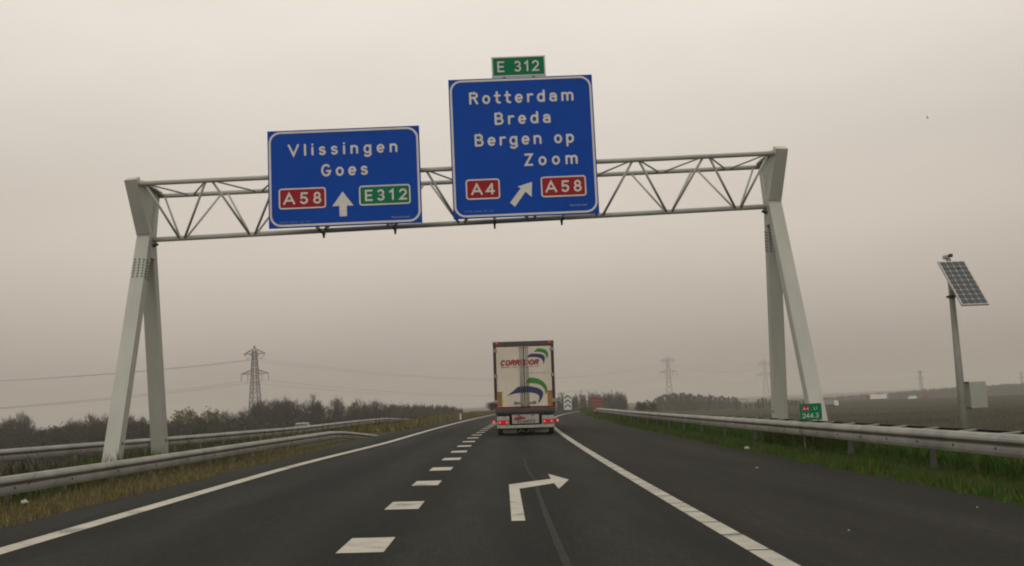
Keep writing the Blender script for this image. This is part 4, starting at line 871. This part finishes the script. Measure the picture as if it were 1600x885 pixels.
def plant(name, kind, seed, X, Y, top, label, cat, group=None, fat=1.0):
    """first of a kind is built, later ones are copies of the tree and of both its parts"""
    z = hz(X, Y)-.05; h = (top-z)/10.0; key = (name, kind, seed)
    if key not in PROTO:
        r = empty(name); tr, (VV, F, T) = tree_mesh(kind, seed); tr.build('trunk', bark, r); tint_mesh('crown', VV, F, T, twig, r); PROTO[key] = r
    else: r = copy_tree(PROTO[key])
    r.location = (X, Y, z); f = max(h, .45)*fat*random.uniform(.9, 1.12); r.scale = (f, f, h); r.rotation_euler = (0, 0, random.uniform(0, 6.28))
    for k_ in ('label', 'category', 'group'):
        if k_ in r: del r[k_]
    tag(r, label, cat, group); return r
# crowns: x, y and height of the tree top
left_tall = [(-127.9,270,2.99), (-128.1,274,3.60), (-119.8,261,4.67), (-136.3,301,4.36), (-114.5,280,2.91), (-114.4,285,2.32), (-103.4,264,2.94), (-99.9,260,2.67), (-97.3,259,3.04), (-94.3,256,2.46), (-98.5,280,2.87), (-99.0,290,2.44), (-88.9,273,2.34), (-82.4,306,2.80), (-79.3,303,2.32), (-65.0,258,1.90), (-65.6,269,2.98), (-67.2,288,4.38), (-65.5,289,5.19), (-60.4,278,4.92), (-57.4,272,4.94), (-61.9,304,6.20), (-52.7,266,4.38), (-57.7,307,3.57), (-46.1,261,5.35), (-46.2,271,3.43), (-41.2,268,5.02), (-36.6,256,2.68), (-41.8,308,4.18), (-37.7,296,3.23), (-36.1,306,3.92), (-30.0,271,2.53)]
left_far = [(-36.9,347,2.58), (-35.5,342,2.31), (-34.5,340,2.69), (-34.5,349,2.47), (-33.6,348,2.43), (-34.8,370,2.23), (-34.4,376,2.43), (-31.4,353,2.54), (-29.0,335,2.03), (-30.9,368,2.29), (-28.7,351,1.99), (-29.4,372,2.21), (-27.2,354,1.91), (-26.9,362,2.11), (-24.8,345,1.82), (-23.6,341,1.99), (-23.1,345,1.53), (-23.2,360,1.72), (-21.5,347,1.88), (-19.9,335,1.42), (-20.8,365,1.61), (-19.0,349,1.56), (-17.2,330,1.30), (-17.2,348,1.48), (-17.2,366,0.99), (-16.7,375,1.17), (-14.7,349,0.93), (-15.0,378,0.85), (-13.5,362,0.39), (-11.9,342,0.19)]
left_shrub = [(-114.4,238,0.61), (-113.6,239,0.81), (-117.5,250,0.92), (-113.9,245,0.10), (-112.5,245,0.60), (-111.6,246,0.58), (-103.5,231,-0.02), (-101.7,230,-0.06), (-102.5,235,-0.46), (-101.2,235,-0.03), (-98.8,232,0.06), (-97.4,232,0.46), (-96.7,234,0.37), (-100.9,247,0.73), (-94.0,234,0.28), (-88.9,225,0.75), (-89.2,229,0.42), (-93.7,244,0.52), (-92.5,244,1.02), (-85.5,229,0.99), (-84.5,230,0.92), (-81.9,226,0.82), (-89.2,250,0.85), (-80.1,228,0.83), (-79.9,231,1.10), (-84.6,248,1.03), (-76.7,229,0.68), (-79.9,243,0.96), (-73.5,228,0.47), (-75.4,238,0.53), (-72.0,231,0.85), (-69.1,226,0.82), (-73.5,245,0.11), (-70.5,240,0.68), (-67.3,233,0.60), (-65.8,232,0.40), (-65.3,235,0.65), (-66.0,243,0.49), (-65.0,245,-0.07), (-64.3,248,0.40), (-60.3,238,0.23), (-56.8,230,0.10), (-60.2,250,-0.55), (-56.0,238,-0.13), (-56.4,246,-0.42), (-53.0,237,-0.48), (-50.9,233,-0.47), (-48.0,226,0.01), (-51.4,249,-0.70), (-45.3,226,-0.47), (-46.4,239,-0.36), (-44.5,237,-0.09), (-42.0,230,0.09), (-40.2,228,-0.27), (-40.3,237,-0.80), (-37.9,231,-0.13), (-38.2,242,-0.73), (-36.7,241,-0.42), (-36.3,247,-0.60), (-32.9,233,-0.50), (-32.1,236,-0.06), (-29.1,225,-0.17), (-28.1,227,0.00), (-27.9,237,-0.15), (-26.3,237,-0.17)]
right_poplar = [(25.0,415,4.32), (25.6,396,5.09), (29.1,394,3.44), (30.8,397,4.37), (35.5,429,5.05), (35.4,413,3.83), (38.3,422,5.10), (39.2,417,4.48), (40.4,416,4.67), (42.4,418,4.09), (41.4,394,4.35), (46.8,430,4.29), (45.0,402,4.54), (49.8,430,4.42), (48.6,409,4.47), (51.2,420,4.23), (52.1,417,3.12)]
right_grove = [(74.5,545,-2.32), (76.6,550,-1.19), (84.0,593,-1.58), (76.5,530,-0.88), (83.4,569,-0.31), (88.0,591,-0.70), (88.4,582,-0.85), (85.6,553,0.36), (84.8,536,1.84), (94.7,589,2.02), (97.4,594,2.39), (98.0,586,2.84), (97.7,576,2.12), (100.9,585,3.04), (96.5,552,2.68), (99.1,555,2.29), (98.1,541,2.70), (101.8,552,2.36), (103.3,552,2.22), (100.7,532,1.84), (104.2,541,1.37), (106.3,542,1.81), (118.1,593,1.09), (109.4,539,0.80), (112.4,544,1.20), (116.9,558,0.58), (121.0,568,0.13), (121.1,560,-0.12), (124.9,569,0.15), (133.3,598,-0.49), (131.6,581,-0.62), (131.3,570,-0.65), (123.8,531,-0.70), (139.0,588,-2.99), (139.5,576,-4.95), (143.2,581,-5.12), (145.7,579,-4.16), (135.9,533,-2.48), (142.1,549,-1.67), (156.2,595,-2.39), (143.2,538,-2.79), (164.7,588,-3.17), (162.9,574,-3.52), (163.5,569,-3.92), (157.5,541,-3.75), (166.0,563,-4.75), (176.5,591,-4.79), (169.4,558,-4.92), (185.1,591,-4.08), (170.3,538,-2.67), (175.1,549,-3.49)]
for i, (X, Y, t) in enumerate(left_tall):
    px_ = X/Y
    if i == 2: plant('bare_tree', 'bare', 3, X, Y, t+.5, 'tall bare tree standing clear at the far left edge of the picture', 'tree', None, .85); continue
    if i == 26: plant('bare_tree', 'bare', 2, X, Y, t+.6, 'lone bare tree with a gap of sky on its left, right of the nearest pylon', 'tree', None, .9); continue
    if i == 24: plant('bare_tree', 'bare', 4, X, Y, t+.6, 'round crowned bare tree first right of the nearest pylon', 'tree', None, .9); continue
    plant('bare_tree', 'bare', i % 4, X, Y, t+random.uniform(.3, 1.3), 'bare tree in the hazy row behind the shrubs beyond the far left guardrail', 'tree', 'bare trees beyond the far left guardrail', .85 if i < 17 else 1.18)
for X, Y, t, f in ((-77.6, 262, 3.7, 1.2),):
    plant('olive_tree', 'olive', 1, X, Y, t, 'broad olive green tree behind the left gantry leg frame', 'tree', None, f)
plant('olive_tree', 'olive', 2, -71.0, 258, 2.9, 'lower olive green tree beside the broad olive one, left of the nearest pylon', 'tree', None, 1.0)
for i, (X, Y, t) in enumerate(left_far):
    plant('woodland_tree', 'grove', i % 3, X, Y, t+.2, 'dark low tree in the even row that tapers towards the lorry', 'tree', 'even row of dark trees left of the lorry', .55)
for i, (X, Y, t) in enumerate(left_shrub):
    plant('shrub', 'shrub', i % 3, X, Y, t+random.uniform(-.1, .7), 'dark leafless shrub in the thicket beyond the far left guardrail', 'shrub', 'thicket of shrubs beyond the far left guardrail', .95)
for i, (X, Y, t) in enumerate(right_poplar):
    plant('poplar_tree', 'poplar', 10+i % 4, X, Y, t+.2, 'slim hazy bare poplar in the row right of the lorry', 'tree', 'row of bare poplars right of the lorry', .95)
for i, (X, Y, t) in enumerate(right_grove):
    if i < 33: lab, gr = 'hazy tree of the dark grove below the hazy pylon right of the lorry', 'dark grove in the middle distance'
    else: lab, gr = 'low hazy tree standing about the right gantry legs in the distance', 'low trees behind the right gantry legs'
    plant('grove_tree', 'grove', 20+i % 3, X, Y, t+.3, lab, 'tree', gr, .62)
plant('small_tree', 'bare', 5, -.7, 176, 1.9, 'small dark tree peeping out left of the lorry', 'tree', None, 1.1)
for i, (X, Y, t) in enumerate([(34.6, 250, .4), (37.4, 262, .2), (41.0, 270, -.2), (63, 420, -1.2), (66, 440, -1.6)]):
    plant('shrub', 'shrub', i % 3, X, Y, t, 'low scrubby bush on the slope right of the red trailer', 'shrub', 'low bushes right of the red trailer', .7)
# far wood on the right horizon reads as one mass
wd = []
for i in range(1050):
    t = random.random(); X = 322 + 440*t; Y = 1100 + random.uniform(-40, 60) - 60*t
    top = np.interp(X, [349, 394, 443, 499, 541, 569, 611, 760], [-8.9, -6.9, -5.0, -2.9, -2.5, -1.7, -1.0, 0]) + random.uniform(-.7, .5)
    wd.append((X, Y, hz(X, Y), top))
Vs = []; Ts = []
for X, Y, z, top in wd:
    h = max(top-z, 2)
    for _ in range(44):
        f = random.random(); rr = 3.6*math.sqrt(max(.1, 1-(2*f-.9)**2)); a = random.uniform(0, 6.28); q = Vector((X+math.cos(a)*rr*random.random(), Y+math.sin(a)*rr*random.random(), z+h*f))
        a_ = Vector((random.gauss(0, .7), random.gauss(0, .7), random.gauss(.4, .8))); b_ = a_.cross(Vector((random.gauss(0, 1), random.gauss(0, 1), random.gauss(0, 1)))).normalized()*.55
        Vs += [tuple(q+a_), tuple(q-a_*.5+b_), tuple(q-a_*.5-b_)]; k_ = random.uniform(.7, 1.3); Ts.append([x*k_ for x in random.choice([(.044, .050, .036), (.054, .052, .040), (.038, .044, .032)])])
VV, F, T = soup(Vs, Ts); fw_ = tint_mesh('far_wood', VV, F, T, twig); tag(fw_, 'hazy far wood along the right horizon', 'wood', kind='stuff')

# ------------------------------------------------------------------ litter
lit = mat('crumpled_paper', (.40, .385, .345), (.30, .29, .26), scale=9, rough=.8)
def litter(name, label, X, Y, s):
    rd = random.Random(int(X*100)); mb = MB(); n, m_ = 7, 5; P = []
    for j in range(m_):
        for i in range(n):
            th, ph = 2*math.pi*i/n, math.pi*(j+.3)/(m_-.4); k_ = s*rd.uniform(.6, 1.25); P.append((k_*math.cos(th)*math.sin(ph), k_*math.sin(th)*math.sin(ph)*.8, max(-.2*s, k_*math.cos(ph)*.6)+.25*s))
    F = [(j*n+i, j*n+(i+1) % n, (j+1)*n+(i+1) % n, (j+1)*n+i) for j in range(m_-1) for i in range(n)] + [tuple(range(n-1, -1, -1)), tuple((m_-1)*n+i for i in range(n))]
    o = mb.add(P, F).build(name, lit); u = X-cx(Y); z = rz(u, Y) if -6 < u < 6.15 else hz(X, Y)+.06; o.location = (X, Y, z); tag(o, label, 'litter')
litter('crumpled_bag', 'crumpled white bag at the grass edge of the hard shoulder', 6.42, 26.7, .095)
litter('paper_scrap', 'white scrap lying in the grass under the right guardrail', 8.3, 28.5, .08)
litter('paper_scrap', 'tiny white scrap on the hard shoulder near the crumpled bag', 4.95, 19.9, .03)
litter('paper_scrap', 'tiny white scrap in the middle of the hard shoulder near the camera', 3.48, 10.45, .013)
litter('paper_scrap', 'tiny white scrap near the right grass edge of the hard shoulder', 5.60, 12.2, .016)
litter('paper_scrap', 'pale scrap in the dry grass below the near left guardrail', -7.52, 16.6, .075)

bd = MB(); bd.tube([(0, -.16, 0), (0, -.05, .01), (0, .08, .005), (0, .17, -.01)], [.012, .045, .04, .008], 8)
for s_ in (-1, 1): bd.add([(s_*.03, -.06, .02), (s_*.03, .06, .02), (s_*.20, .02, .09), (s_*.20, -.06, .09), (s_*.36, -.10, .04)], [(0, 1, 2, 3), (3, 2, 4)])
bo = bd.build('bird', dark_metal); bo.scale = (.55, .55, .55); bo.location = (33.5, 75.0, 21.4); bo.rotation_euler = (0, R(38), R(50)); tag(bo, 'tiny dark bird flying alone high above the solar mast', 'bird')

# ------------------------------------------------------------------ haze: one closed box of even air
mb = MB(); mb.bb(-4350, 5300, -90, 4560, -16.6, 54.0); hzb = mb.build('haze', []); tag(hzb, kind='stuff', label='even grey mist that fades the far trees and pylons', cat='haze')
HM = bpy.data.materials.new('mist'); HM.use_nodes = True; t_ = HM.node_tree; t_.nodes.clear()
o_ = t_.nodes.new('ShaderNodeOutputMaterial'); pv = t_.nodes.new('ShaderNodeVolumePrincipled'); pv.inputs['Color'].default_value = (0.87, 0.827, 0.782, 1); pv.inputs['Density'].default_value = 0.00043; pv.inputs['Anisotropy'].default_value = 0.2
t_.links.new(pv.outputs[0], o_.inputs['Volume']); hzb.data.materials.append(HM)
